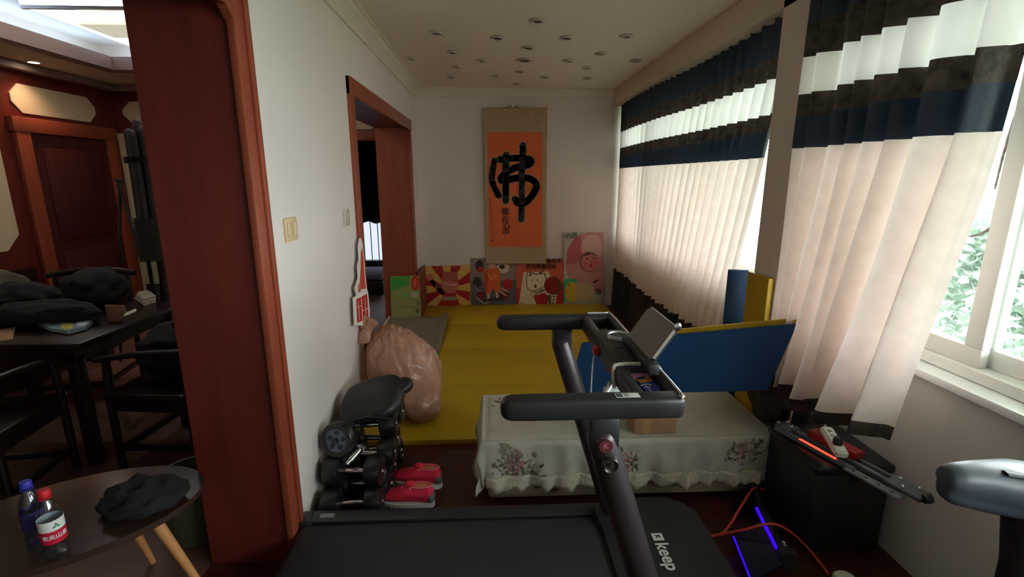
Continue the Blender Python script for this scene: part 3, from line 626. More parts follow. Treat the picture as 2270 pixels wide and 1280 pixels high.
# ------------------------------------------------------------------ covered bench
bn = thing('bench', 'low beige upholstered bench under an embroidered cover', 'bench', (.68, 2.4, 0))
BX0, BX1, BY0, BY1, BZ = -.035, 1.385, 2.15, 2.64, .345
box('base', BX0+.01, BX1-.01, BY0+.01, BY1-.01, .02, BZ, KHAKI, bn, bevel=.02)
for x in (BX0+.06, BX1-.1):
    for y in (BY0+.05, BY1-.09): box('foot', x, x+.04, y, y+.04, 0, .02, PLAST, bn)
ec = thing('embroidered_cover', 'cream quilted cover with embroidered flowers draped over the bench', 'cover', (.68, 2.4, .35))
def drape(x, y, extra=0):
    """x, y may run past the bench edges; the surplus hangs down"""
    ox = max(BX0-x, x-BX1, 0); oy = max(BY0-y, y-BY1, 0); d = max(ox, oy)
    cx_, cy_ = min(max(x, BX0), BX1), min(max(y, BY0), BY1)
    r_ = .02; z = BZ+.012
    px, py = cx_, cy_
    if d > 0:
        fx = -1 if x < BX0 else (1 if x > BX1 else 0); fy = -1 if y < BY0 else (1 if y > BY1 else 0)
        o = min(d, .03)*.6+.012+ (d*.10)*(.5+.5*math.sin(x*21+y*17))+d*.05*math.sin(x*53+1)
        if fx and ox > .0: px += fx*o*(1 if oy <= ox else ox/max(oy, 1e-6))
        if fy and oy > .0: py += fy*o*(1 if ox <= oy else oy/max(ox, 1e-6))
        z -= max(0, d-.012)+ (min(ox, oy)*.22)
    else:
        e = min(x-BX0, BX1-x, y-BY0, BY1-y); z += .004*noise.noise(Vector((x*6, y*6, 0)))-.012*max(0, 1-e/.03)**2
    return Vector((px, py, max(z, .02)+extra))
DR = .235
grid('cloth', lambda u, v: drape(BX0-DR+u*(BX1-BX0+2*DR), BY0-DR+v*(BY1-BY0+2*DR)), 150, 80, COVER, ec, thick=.004)
def hang(side, s, d):
    if side == 'f': return drape(BX0-.0+s*(BX1-BX0), BY0-d)
    if side == 'l': return drape(BX0-d, BY0+s*(BY1-BY0))
    return drape(BX1+d, BY0+s*(BY1-BY0))
for side, n_ in (('f', 160), ('l', 60), ('r', 60)):
    out = Vector((0, -.007, 0)) if side == 'f' else Vector((-.007, 0, 0)) if side == 'l' else Vector((.007, 0, 0))
    def lf(u, v):
        p = hang(side, u, DR-.05+v*.07)+out*(1+1.2*math.sin(u*n_*.9+v*3)*v); p.z += .008*math.sin(u*n_*.5)*v; return p
    grid('lace_hem', lf, n_, 4, LACE, ec, thick=.002)
def embroidery(cx_, d0, wdt, n_, seed, colours, top=False):
    r = random.Random(seed); bm = bmesh.new(); ms = [flat(*c) for c in colours]
    for i in range(n_):
        s = cx_+r.gauss(0, wdt); dd = d0+r.gauss(0, .035)
        dd = min(max(dd, .02), DR-.06)
        p = drape(s, BY0-dd)+Vector((0, -.006, 0)) if not top else drape(s, BY0+.4+r.gauss(0, .03))+Vector((0, 0, .003))
        mi = 0 if abs(s-cx_) < wdt*.7 and r.random() < .6 else r.choice((1, 2, 3))
        L_ = .010+.008*r.random(); a = r.random()*PI
        M = Matrix.Translation(p) @ (RX(90) if not top else Matrix()) @ Matrix.Rotation(a, 4, 'Z') @ Matrix.Diagonal((L_, L_*.45, .003, 1))
        v0 = len(bm.verts); rr = bmesh.ops.create_icosphere(bm, subdivisions=1, radius=1, matrix=M)
        for f in {f for v in rr['verts'] for f in v.link_faces}: f.material_index = mi
    o = link('flower_embroidery', bm, ms, ec); o['kind'] = 'stuff'
pal = ((178, 128, 132), (132, 128, 106), (98, 88, 76), (196, 186, 160))
embroidery(.11, .12, .045, 90, 1, pal); embroidery(.06, .06, .012, 22, 2, ((150, 146, 122),)*4); embroidery(.19, .155, .04, 26, 9, pal[1:]+pal[1:2])
embroidery(.66, .13, .035, 50, 3, pal); embroidery(1.24, .08, .05, 90, 4, pal); embroidery(.05, 0, .02, 24, 5, pal, True)
cb = thing('cardboard_box', 'small brown cardboard box on the bench cover under the handlebar', 'box', (.68, 2.35, .36))
a, b = at(1405, 963, 'z', .36), at(1498, 962, 'z', .36)
box('carton', a.x, b.x, a.y, a.y+.13, .362, .47, CARD, cb, bevel=.003); box('tape', a.x-.0006+.045, a.x+.085, a.y-.0008, a.y+.1308, .361, .4712, mat('tape', rgb(182, 140, 100), .25), cb)

# ------------------------------------------------------------------ treadmill
tm = thing('treadmill', 'black treadmill with gunmetal uprights and U-shaped handlebar', 'treadmill', (0, 1.5, 0))
TY_N, TY_F = 1.11, 1.84
bm = bmesh.new(); bm_box(bm, -.80, .50, TY_N-.03, TY_F+.10, .03, .135, bevel=.015); link('deck', bm, PLAST, tm)
box('belt', -.80, .47, TY_N+.10, TY_F+.015, .128, .138, BELT, tm, bevel=.004)
for y0, y1 in ((TY_N-.03, TY_N+.085), (TY_F+.025, TY_F+.10)): box('side_rail', -.80, .47, y0, y1, .134, .15, PLAST, tm, bevel=.006)
lathe('rear_roller', [(0, -.38), (.038, -.38), (.042, -.37), (.042, .37), (.038, .38), (0, .38)], PLAST, tm, M=T(-.805, 1.5, .095) @ RX(90))
box('rear_cap', -.85, -.78, TY_F+.02, TY_F+.105, .03, .15, PLAST, tm, bevel=.012); box('rear_sticker', -.76, -.70, TY_F+.05, TY_F+.075, .1503, .151, mat('grey_sticker', rgb(130, 130, 128), .4), tm)
# motor cover : rounded slab
bm = bmesh.new(); q = []
X0, X1, Y0, Y1, rc = .46, .90, TY_N-.05, TY_F+.12, .10
for cxx, cyy, a0 in ((X1-rc, Y1-rc, 0), (X0+.03, Y1-.03, 90), (X0+.03, Y0+.03, 180), (X1-rc, Y0+rc, 270)):
    rr = rc if cxx > .6 else .03
    for k in range(7): a = R(a0+k*15); q.append((cxx+rr*math.cos(a), cyy+rr*math.sin(a), .03))
bm_prism(bm, q, (0, 0, .125)); top = [f for f in bm.faces if all(v.co.z > .1 for v in f.verts)]
bmesh.ops.bevel(bm, geom=list({e for f in top for e in f.edges}), offset=.02, segments=3, affect='EDGES'); mc = link('motor_cover', bm, PLAST, tm)
LOGO = mat('logo_white', rgb(220, 224, 222), .5)
lp = at(1474, 1225, 'z', .157); Mt = T(lp.x, lp.y-.02, .1565) @ RZ(-90)
text('logo_lettering', 'keep', .075, Mt, LOGO, mc, bold=.0015)
box('logo_icon', lp.x-.022, lp.x+.022, lp.y+.066, lp.y+.106, .1555, .1568, LOGO, mc); text('logo_letter', 'K', .03, T(lp.x, lp.y+.086, .1572) @ RZ(-90), PLAST, mc, bold=.001)
for x in (-.6, .6): 
    for y in (TY_N, TY_F): lathe('foot', [(0, 0), (.03, 0), (.03, .03), (0, .03)], RUBBER, tm, M=T(x, y, 0))
ZH = 1.045
for y in (TY_N, TY_F):
    a, b = Vector((.535, y, .12)), Vector((.268, y, .985)); d = (b-a).normalized()
    pts = [a, a.lerp(b, .5), b-d*.03, b-d*.012, b-d*.002, b+d*.004]; up = tube('upright', pts, [.042, .040, .038, .034, .024, .008], GUN, tm, 20)
    box('base_bracket', .44, .62, y-.055, y+.055, .10, .19, PLAST, tm, bevel=.02)
    box('neck', .242, .318, y-.026, y+.026, .93, ZH-.02, PLAST, tm, bevel=.012)
    if y == TY_N:
        lathe('bolt', [(0, .012), (.006, .012), (.007, .004), (.012, .004), (.018, .012), (.022, .004), (.022, -.004)], mat('bolt_steel', rgb(110, 106, 106), .3, metal=.9), up, M=T(.292, y-.036, .905) @ RX(90))
        lathe('emblem', [(0, .002), (.017, .002), (.017, -.004)], mat('emblem_red', rgb(96, 40, 44), .4), up, M=T(.279, y-.036, .955) @ RX(90))
        text('emblem_mark', 'K', .022, T(.279, y-.0385, .955) @ RX(90), flat(196, 110, 112), up)
# handles: rounded rectangular bars, curved into the console
def handle(y, sgn):
    pts = [(.020, y, ZH), (.0215, y, ZH), (.026, y, ZH), (.034, y, ZH), (.045, y, ZH), (.10, y, ZH), (.25, y, ZH), (.40, y, ZH), (.462, y, ZH), (.472, y, ZH), (.478, y, ZH), (.480, y, ZH)]
    bm = bmesh.new(); bm_tube(bm, pts, [.004, .012, .019, .0235, .0265, .0275, .0275, .0275, .0275, .024, .016, .006], 24, flat_=1.05, up=(0, 0, 1), square=True)
    h = link('handle', bm, PLAST, tm); return h
hn = handle(TY_N, -1); hf = handle(TY_F, 1)
box('label_sticker', .305, .365, TY_N-.016, TY_N+.008, ZH+.0285, ZH+.0295, mat('label_white', rgb(214, 218, 210), .5), hn); box('label_block', .307, .322, TY_N-.014, TY_N+.006, ZH+.0293, ZH+.0298, mat('label_green', rgb(60, 70, 62), .5), hn)
for k in range(3): box('label_line', .326, .338, TY_N-.012+k*.007, TY_N-.009+k*.007, ZH+.0293, ZH+.0298, mat('label_green', None), hn)
# console frame outline: rounded loop bar + inner deck
CX0, CX1 = .352, .475
box('console_deck', CX0+.005, CX1-.005, TY_N+.19, TY_F-.20, ZH-.03, ZH+.030, PLAST, tm, bevel=.008)
fr = []
bm = bmesh.new()
for x0, x1, y0, y1 in ((CX0, CX0+.035, TY_N-.02, TY_F+.02), (CX1-.022, CX1, TY_N-.02, TY_F+.02)):
    bm_box(bm, x0, x1, y0, y1, ZH-.0275, ZH+.0275, bevel=.010, seg=3)
link('console_frame', bm, PLAST, tm)
tube('silver_trim', spline([(CX0+.03, TY_F+.012, ZH+.03), (CX1-.02, TY_F+.012, ZH+.03), (CX1-.004, TY_F-.01, ZH+.03), (CX1-.004, 1.5, ZH+.03), (CX1-.004, TY_N+.01, ZH+.03), (CX1-.012, TY_N-.012, ZH+.028)], 4), .004, SILVER, tm, 8)
tube('silver_trim', spline([(CX0-.004, TY_N+.17, ZH-.03), (CX0-.005, TY_N+.182, ZH+.02), (CX0+.01, TY_N+.187, ZH+.034), (CX1-.03, TY_N+.187, ZH+.034), (CX1-.006, TY_N+.177, ZH+.033), (CX1-.004, TY_N+.15, ZH+.031)], 5), .0055, mat('white_trim', rgb(218, 218, 212), .4), tm, 8)
for y0, y1 in ((TY_N+.02, TY_N+.195), (TY_F-.205, TY_F-.02)):
    box('tray', CX0+.03, CX1-.018, y0, y1, ZH-.034, ZH-.022, RUBBER, tm)
lathe('dial', [(.0, .006), (.028, .006), (.031, .012), (.036, .012), (.038, .006), (.038, 0)], SILVER, tm, 28, M=T(.425, 1.545, ZH+.031)); lathe('dial_face', [(0, .0085), (.0285, .0085), (.0285, .004)], RUBBER, tm, 28, M=T(.425, 1.545, ZH+.031))
for k in range(3): lathe('button', [(0, .004), (.010, .004), (.012, 0)], mat('button_grey', rgb(70, 72, 74), .3), tm, 16, M=T(.405+.02*k, 1.455-.028*k, ZH+.03))
box('safety_key', CX0-.018, CX0+.003, 1.49, 1.53, ZH-.015, ZH+.012, REDP, tm, bevel=.006)
tube('safety_cord', [(CX0-.014, 1.505, ZH-.005), (CX0-.02, 1.50, ZH-.05), (CX0-.024, 1.49, ZH-.12), (CX0-.026, 1.485, ZH-.30)], .006, WHITEP, tm, 8, flat_=.3, smooth_pts=4)
tb = thing('tablet', 'grey tablet propped on the treadmill console', 'tablet', (.45, 1.36, ZH+.05))
ya, yb_ = 1.476, 1.252; p0, p1 = Vector((.437, 0, 1.105)), Vector((.503, 0, 1.205)); dn = Vector((.1, 0, -.066)).normalized()*.009
bm = bmesh.new(); bm_prism(bm, [Vector((p.x, y, p.z)) for p, y in ((p0, ya), (p1, ya), (p1, yb_), (p0, yb_))], dn)
bmesh.ops.bevel(bm, geom=[e for e in bm.edges if abs((e.verts[0].co-e.verts[1].co).normalized().dot(dn.normalized())) > .9], offset=.012, segments=4, affect='EDGES'); link('slab', bm, mat('tablet_grey', rgb(146, 140, 130), .35, spec=.4), tb)
bm = bmesh.new(); bm_prism(bm, [Vector((p.x, y, p.z))+dn*1.05 for p, y in ((p0, ya), (p1, ya), (p1, yb_), (p0, yb_))], dn*.5); link('case_back', bm, PLAST, tb)
box('rest', .425, .455, 1.22, 1.50, ZH+.03, ZH+.062, PLAST, tb, bevel=.004)
lathe('clip', [(0, -.008), (.009, -.006), (.011, 0), (.009, .006), (0, .008)], CHROME, tb, M=T(.505, yb_-.006, 1.206) @ RX(90)); lathe('hinge', [(0, -.014), (.005, -.014), (.005, .014), (0, .014)], CHROME, tb, M=T(.447, yb_-.004, 1.10) @ RX(90))
pk = thing('snack_wrapper', 'pink and blue snack wrapper in the console tray', 'wrapper', (.41, 1.2, ZH-.02))
PZ = ZH+.005
wq = [(1384, 826), (1432, 818), (1444, 842), (1462, 856), (1464, 876), (1440, 878), (1418, 850), (1398, 838)]
prism('pouch', [at(u, v, 'z', PZ) for u, v in wq], (0, 0, -.012), flat(62, 74, 170, .25), pk)
art('print', [('poly', [(1384, 826), (1432, 818), (1442, 836), (1402, 843)], (214, 140, 190)), ('poly', [(1410, 842), (1442, 836), (1448, 846), (1420, 850)], (200, 130, 70)), ('poly', [(1410, 838), (1428, 834), (1430, 840), (1414, 843)], (70, 50, 70)), ('line', [(1421, 855), (1434, 852), (1444, 854)], 2.2, (214, 220, 236)), ('line', [(1432, 856), (1438, 862), (1446, 870)], 2, (214, 220, 236)), ('line', [(1428, 859), (1442, 858)], 1.6, (214, 220, 236))], 'z', PZ+.0006, .0004, pk)
ear = thing('earphones', 'thin white earphone clip in the near console tray', 'earphones', at(1386, 822, 'z', ZH+.02))
tube('lead', [at(1381, 812, 'z', ZH+.026), at(1387, 820, 'z', ZH+.014), at(1391, 827, 'z', ZH+.01)], [.003, .005, .007], WHITEP, ear, 8)
mk = at(1352, 868, 'y', 1.40)
ck = thing('console_cable', 'white cable with a plug hanging below the console', 'cable', mk)
tube('lead', [(CX0-.008, 1.32, ZH-.03), (CX0-.02, 1.34, ZH-.09), (mk.x+.005, 1.40, mk.z+.02)], .004, WHITEP, ck, 8, smooth_pts=5); box('plug', mk.x-.02, mk.x+.03, 1.385, 1.415, mk.z-.018, mk.z+.012, mat('pale_plug', rgb(170, 180, 172), .5), ck, bevel=.006)
fp = thing('phone', 'dark phone lying in the far console tray', 'phone', (.42, 1.72, ZH)); box('body', .39, .445, 1.66, 1.79, ZH-.020, ZH-.008, mat('phone_grey', rgb(88, 92, 84), .25), fp, bevel=.004)

# ------------------------------------------------------------------ dumbbells
def make_dumbbell():
    t = thing('dumbbell', '', 'dumbbell', group='dumbbells piled against the wall')
    tube('handle', [(-.075, 0, 0), (-.03, 0, 0), (0, 0, 0), (.03, 0, 0), (.075, 0, 0)], [.013, .015, .017, .015, .013], CHROME, t, 16, local=True)
    for s in (-1, 1):
        h = lathe('head', [(0, -.015), (.05, -.015), (.068, -.006), (.072, .01), (.072, .05), (.068, .066), (.055, .074), (.04, .076), (.036, .071), (0, .071)], RUBBER, t, 24, M=T(s*.07, 0, 0) @ RY(90*s), local=True)
        lathe('end_cap', [(0, .078), (.012, .078), (.014, .070)], CHROME if s > 0 else RUBBER, h, 16, M=T(s*.07, 0, 0) @ RY(90*s), local=True)
    return t
db = make_dumbbell()
spots = [(-.675, 2.09, .073, 2, 'nearest of the floor row, beside the treadmill rail'), (-.66, 2.245, .073, -3, 'second of the floor row, left of the pink shoe'), (-.675, 2.40, .073, 3, 'third of the floor row, behind the pink shoes'), (-.665, 2.555, .073, -2, 'last of the floor row, at the yellow mat edge'),
         (-.68, 2.168, .196, -4, 'nearest of the middle layer, under the wheel'), (-.655, 2.325, .196, 3, 'second of the middle layer of the pile'), (-.665, 2.48, .196, -2, 'last of the middle layer, against the mat'),
         (-.655, 2.40, .32, 3, 'on the top layer beside the wheel'), (-.645, 2.555, .32, -3, 'on the top layer under the black pad')]
for i, (x, y, z, a, lab) in enumerate(spots):
    o = db if i == 0 else copy_tree(db)
    move(o, (x, y, z), (R(i*37), 0, R(a))); o['label'] = 'black round dumbbell '+lab
aw = thing('ab_wheel', 'grey blue spoked exercise wheel resting on the dumbbells', 'exercise wheel', (-.755, 2.21, .345), (R(-12), 0, R(-14)))
ABG = mat('wheel_grey', rgb(86, 96, 112), .45)
lathe('tyre', [(.058, -.03), (.08, -.03), (.088, -.02), (.088, .02), (.08, .03), (.058, .03)], RUBBER, aw, 30, M=RX(90), local=True)
hb = lathe('hub', [(0, .02), (.014, .026), (.02, .022), (.06, .024), (.06, -.024), (0, -.024)], ABG, aw, 30, M=RX(90), local=True)
for k in range(5):
    a = R(k*72+18); lathe('spoke_hole', [(0, .0015), (.012, .0015), (.012, -.01)], RUBBER, hb, 12, M=T(.038*math.cos(a), -.0235, .038*math.sin(a)) @ RX(90), local=True)
tube('handle', [(0, .03, 0), (0, .15, 0)], .015, RUBBER, aw, 12, local=True); tube('handle', [(0, -.026, 0), (0, -.04, 0)], .015, RUBBER, aw, 12, local=True)
pd = thing('boxing_pad', 'black padded boxing mitt on top of the dumbbell pile', 'boxing pad', (-.63, 2.55, .40))
blob('pad', lambda d: Vector((-.645+.165*math.copysign(abs(d.x)**.7, d.x), 2.49+.15*math.copysign(abs(d.y)**.7, d.y), .425+.05*math.copysign(abs(d.z)**.8, d.z)+.05*d.y+.02*math.sin(d.x*3))), mat('black_vinyl', rgb(26, 26, 28), .45, var=.1, scale=10), pd)
blob('thumb', lambda d: Vector((-.50+.055*d.x, 2.59+.08*d.y, .455+.04*d.z)), MATS['black_vinyl'], pd, sub=3); tube('strap', [(-.72, 2.36, .37), (-.64, 2.335, .40), (-.55, 2.36, .375)], .02, MATS['black_vinyl'], pd, 8, smooth_pts=4, flat_=.4)
spn = thing('chrome_bar', 'short knurled chrome dumbbell bar lying on the pile', 'bar', (-.62, 2.22, .26))
a, b = at(768, 1030, 'z', .26), at(802, 993, 'z', .30); tube('bar', [a, a.lerp(b, .2), a.lerp(b, .21), a.lerp(b, .75), a.lerp(b, .76), b], [.012, .012, .017, .017, .012, .014], CHROME, spn, 16)
lathe('collar', [(0, -.012), (.02, -.012), (.02, .012), (0, .012)], CHROME, spn, M=T(*b))

# ------------------------------------------------------------------ sneakers
PINK = mat('pink_mesh', rgb(222, 36, 72), .7, var=.12, scale=40, bump=.2, bscale=200); SOLE = mat('sole_white', rgb(220, 218, 214), .6); HEEL = mat('heel_grey', rgb(98, 106, 100), .6); LIN = mat('shoe_lining', rgb(190, 110, 84), .8)
def make_shoe():
    t = thing('sneaker', '', 'shoe', group='pink sneakers')
    secs = [(0, .030, .052, .012), (.02, .044, .066, .008), (.06, .050, .078, .0), (.10, .050, .092, 0), (.14, .044, .110, 0), (.175, .037, .108, 0), (.21, .035, .102, 0), (.24, .033, .108, .0), (.262, .018, .090, .006)]
    def up(u, v):
        i = min(int(v*(len(secs)-1)), len(secs)-2); k = v*(len(secs)-1)-i; s = [a+(b-a)*k for a, b in zip(secs[i], secs[i+1])]
        x, wd, h, zb = s; th = u*2*PI; c, sn = math.cos(th), math.sin(th)
        yy = wd*math.copysign(abs(c)**.75, c); zz = .022+zb+(h-.022)*(.5+.5*sn) if True else 0
        zz = .02+(h-.02)*max(0, (.5+.5*sn))**.8; yy *= (1-.35*max(0, sn))
        return Vector((x-.13, yy, zz))
    grid('upper', up, 24, 24, PINK, t, local=True, closed_u=True)
    pts = []
    bm = bmesh.new(); out = []
    for k in range(28):
        a = 2*PI*k/28; x = .135*math.cos(a); wd = .052-.012*(x/.135)*.9; out.append(Vector((x, wd*math.copysign(abs(math.sin(a))**.7, math.sin(a)), 0)))
    bm_prism(bm, out, (0, 0, .026)); sl = link('sole', bm, SOLE, t, local=True)
    for k in range(8):
        for s in (-1, 1): box('tread_stud', -.11+k*.022, -.098+k*.022, s*.047-.008, s*.047+.008, .0, .012, HEEL, sl, local=True)
    blob('collar_opening', lambda d: Vector((.065+.052*d.x, .022*d.y, .103+.012*d.z)), LIN, t, local=True, sub=3)
    tube('collar_rim', [Vector((.065+.055*math.cos(a), .026*math.sin(a), .107+.004*math.cos(a))) for a in [2*PI*k/20 for k in range(21)]], .005, mat('pink_trim', rgb(236, 96, 116), .6), t, 8, local=True)
    blob('heel_counter', lambda d: Vector((.118+.018*d.x, .036*d.y, .05+.03*d.z)), HEEL, t, local=True, sub=3)
    for k in range(4): tube('lace', [(-.035+k*.018, -.028, .079+k*.006), (-.03+k*.018, 0, .092+k*.007), (-.035+k*.018, .028, .079+k*.006)], .003, mat('lace_pink', rgb(240, 120, 130), .7), t, 6, local=True, smooth_pts=3)
    blob('tongue', lambda d: Vector((.012+.03*d.x, .02*d.y, .112+.014*d.z)), PINK, t, local=True, sub=3)
    return t
sn = make_shoe(); move(sn, (-.425, 2.175, 0), (0, 0, R(-8))); sn['label'] = 'pink sneaker with white studded sole, nearer the treadmill'
s2_ = copy_tree(sn); move(s2_, (-.40, 2.335, 0), (0, 0, R(-14))); s2_['label'] = 'pink sneaker behind the nearer one, beside the dumbbells'

# ------------------------------------------------------------------ plastic bag
sb = thing('plastic_bag', 'big stuffed pinkish plastic bag on the yellow mat by the wall', 'bag', (-.58, 3.0, .035))
BAG = mat('pink_film', rgb(206, 156, 132), .32, var=.16, scale=5, bump=.9, bscale=9, stretch=(1.6, 1.6, .5), trans=.35, coat=.25)
def bagf(d):
    z = d.z; a_ = math.atan2(d.y, d.x); r_ = 1-.30*max(0, z)**2
    x = .242*d.x*r_*(1+.12*noise.noise(d*1.8)); y = .20*d.y*r_*(1+.12*noise.noise(d*2.2+Vector((3, 1, 2))))
    zz = .33+.31*math.copysign(abs(z)**.8, z)
    pl_ = abs(math.sin(a_*9+3*noise.noise(d*2.5)+z*1.5)); cr = .030*(pl_-.5)*(.35+max(0, z))+.02*noise.noise(d*6)+.012*noise.noise(d*13)
    lean = .055*(-z)
    return Vector((-.572+lean+x*(1+cr*2.2), 3.06+y*(1+cr*2.2), max(.037, zz+cr*.7+.06*max(0, z)*(-d.x)+.015)))
blob('sack', bagf, BAG, sb, sub=5)
k0 = at(812, 735, 'y', 3.06); k1 = at(826, 712, 'y', 3.06)
tube('knot', [k0-Vector((0, 0, .06)), k0, k0.lerp(k1, .5), k1], [.07, .04, .028, .042], BAG, sb, 14); blob('tie_ear', lambda d: at(806, 716, 'y', 3.06)+Vector((.03*d.x, .025*d.y, .05*d.z))*(1+.3*noise.noise(d*4)), BAG, sb, sub=3)
blob('lower_lump', lambda d: Vector((-.46, 2.98, .15))+Vector((.13*d.x, .12*d.y, .112*d.z))*(1+.12*noise.noise(d*3.3)), BAG, sb, sub=4)

# ------------------------------------------------------------------ right corner clutter
bk = thing('black_case', 'tall black plastic case in the corner under the curtain', 'case', (1.53, 1.95, 0))
box('body', 1.36, 1.69, 1.76, 2.13, .0, .405, PLAST, bk, bevel=.02); box('lid', 1.355, 1.695, 1.755, 2.135, .38, .42, RUBBER, bk, bevel=.01); box('latch', 1.50, 1.55, 1.748, 1.757, .34, .40, RUBBER, bk, bevel=.003)
br_ = thing('metal_bracket', 'black bolted metal bracket bar with red block on the black case', 'bracket', (1.5, 1.85, .44))
DK = mat('dark_steel', rgb(120, 127, 134), .35, metal=.5)
ZB = .445; A = at(1735, 940, 'z', ZB); Bp = at(2052, 1110, 'z', ZB); ax = (Bp-A).normalized(); sd = Vector((-ax.y, ax.x, 0)); 
def BP_(t_, s_, z): return A+ax*t_+sd*s_*1.6+Vector((0, 0, z))
LN = (Bp-A).length
def slab(name, t0, t1, s0, s1, z0, z1, m, parent, bevel=.003): return prism(name, [BP_(t0, s0, z0), BP_(t1, s0, z0), BP_(t1, s1, z0), BP_(t0, s1, z0)], (0, 0, z1-z0), m, parent, bevel)
slab('rail', .0, LN*.62, -.035, -.02, -.02, .0, DK, br_); slab('rail', .0, LN*.98, -.004, .012, -.02, .0, DK, br_); slab('rail', LN*.45, LN*.92, .024, .036, -.02, .0, DK, br_)
pl = slab('perforated_plate', LN*.58, LN*.93, -.05, -.022, -.012, -.004, DK, br_)
for k in range(4): lathe('hole', [(0, .0006), (.006, .0006), (.006, -.002)], RUBBER, pl, 10, M=T(*BP_(LN*(.63+k*.08), -.036, -.0038)))
ep = slab('end_plate', LN*.78, LN*.99, -.018, .034, .001, .008, DK, br_)
for t_, s_ in ((.82, .024), (.88, -.006), (.93, .024)): blob('bolt', lambda d: BP_(LN*t_, s_, .012)+Vector((.009*d.x, .009*d.y, .008*d.z)), CHROME, ep, sub=2)
e2 = slab('end_plate', -.01, LN*.12, -.03, .02, .001, .006, DK, br_)
for t_, s_ in ((.0, -.018), (.02, .012), (.085, -.004)): blob('bolt', lambda d: BP_(LN*t_, s_, .012)+Vector((.009*d.x, .009*d.y, .008*d.z)), CHROME, e2, sub=2)
slab('red_block', LN*.20, LN*.56, .004, .045, .001, .03, mat('dark_red_plastic', rgb(150, 18, 34), .4), br_, .004)
slab('red_light_bar', LN*.22, LN*.50, -.036, -.029, .0005, .004, mat('red_led', rgb(255, 60, 40), .4, emit=(1, .08, .04, 1), estr=1.6), br_, 0)
lathe('clamp_knob', [(0, -.015), (.014, -.015), (.018, -.01), (.018, .01), (.014, .015), (0, .015)], RUBBER, br_, 14, M=T(*BP_(LN*1.0, .005, .004)) @ RY(90))
ps = thing('power_strip', 'white power strip with a black plug on the black case', 'power strip', (1.56, 2.0, .43))
a, b = at(1832, 945, 'z', .505), at(1868, 1003, 'z', .49); d = (b-a).normalized(); n_ = Vector((-d.y, d.x, 0)).normalized()
prism('body', [a-n_*.026, b-n_*.026, b+n_*.026, a+n_*.026], (0, 0, -.03), WHITEP, ps, bevel=.007)
lathe('plug', [(0, .03), (.014, .03), (.019, .02), (.019, 0), (0, 0)], RUBBER, ps, 16, M=T(*(a.lerp(b, .7)+Vector((0, 0, .0))))); 
for k in (.2, .38): lathe('socket', [(0, .0012), (.009, .0012), (.009, -.002)], mat('socket_grey', rgb(150, 148, 130), .5), ps, 12, M=T(*a.lerp(b, k)))
tube('lead', [a+Vector((0, 0, -.012)), at(1820, 915, 'z', .50), at(1795, 890, 'z', .54), at(1768, 893, 'z', .56), at(1755, 915, 'z', .52), at(1752, 930, 'z', .46), at(1730, 1000, 'z', .2), at(1738, 1048, 'z', .03)], .0045, mat('cream_cable', rgb(200, 186, 168), .5), ps, 8, smooth_pts=6)
tag(tube('floor_cable', [Vector((1.60, 1.74, .012)), at(1945, 1120, 'z', .10), at(1958, 1160, 'z', .03), at(1940, 1185, 'z', .012)], .007, RUBBER, None, 8, smooth_pts=8), 'black cable looping out beside the case at the wall', 'cable')
jr = tag(blob('dark_bag', lambda d: Vector((1.57, 2.245, .24))+Vector((.11*d.x, .09*d.y, .235*d.z))*(1+.1*noise.noise(d*3)), BLACKC), 'dark cloth bag behind the case under the curtain hem', 'bag')
# blue lit tube speaker on the floor
ts = thing('light_bar', 'black tubular light bar with blue glow lying on the floor', 'light bar', (1.28, 1.9, 0))
a, b = at(1672, 1092, 'z', .09), at(1742, 1228, 'z', .09); d = (b-a).normalized()
tube('tube_body', [a, b], .028, mat('gloss_black', rgb(20, 20, 24), .2), ts, 20); tube('end_cap', [b, b+d*.05], [.038, .040], PLAST, ts, 20); tube('end_cap', [a-d*.03, a], [.034, .034], PLAST, ts, 20)
BL_ = mat('blue_led', rgb(60, 40, 255), .4, emit=(.035, .0, .75, 1), estr=1.1); n_ = Vector((d.y, -d.x, 0)).normalized()
if n_.x > 0: n_ = -n_
tube('blue_strip', [a.lerp(b, .32)+n_*.029+Vector((0, 0, .004)), a.lerp(b, .95)+n_*.029+Vector((0, 0, .004))], .008, BL_, ts, 8)
box('stand', min(a.x, b.x)-.02, max(a.x, b.x)+.02, a.y-.06, a.y-.02, 0, .07, PLAST, ts, bevel=.004); box('stand', b.x-.03, b.x+.03, b.y+.02, b.y+.06, 0, .07, PLAST, ts, bevel=.004)
pa, pb = at(1626, 1192, 'z', .05), at(1665, 1290, 'z', .05)
prism('side_panel', [a.lerp(b, .5)+n_*.03, b+n_*.03+d*.06, pb, pa], (0, 0, -.012), mat('smoked_panel', rgb(24, 18, 44), .25), ts); tube('blue_strip', [pa+Vector((0, 0, .003)), pb+Vector((0, 0, .003))], .004, BL_, ts, 8)
for u, v in ((1733, 1236), (1719, 1254)): blob('red_indicator', lambda d_: at(u, v, 'z', .07)+d_*.007, mat('red_ind', rgb(255, 40, 50), .4, emit=(1, .05, .08, 1), estr=1.0), ts, sub=2)
for k in range(2): blob('screw', lambda d_: b+Vector((.0, 0, .028))-d*(.012+.02*k)+Vector((.008*d_.x, .008*d_.y, .005*d_.z)), CHROME, ts, sub=2)
oc = [at(1728, 1130, 'z', .012), at(1705, 1095, 'z', .05), at(1672, 1083, 'z', .12), at(1645, 1120, 'z', .10), at(1605, 1180, 'z', .03), at(1568, 1189, 'z', .012), at(1600, 1185, 'z', .03), at(1650, 1175, 'z', .09), at(1705, 1162, 'z', .135), at(1745, 1175, 'z', .12), at(1790, 1215, 'z', .04), at(1838, 1275, 'z', .012)]
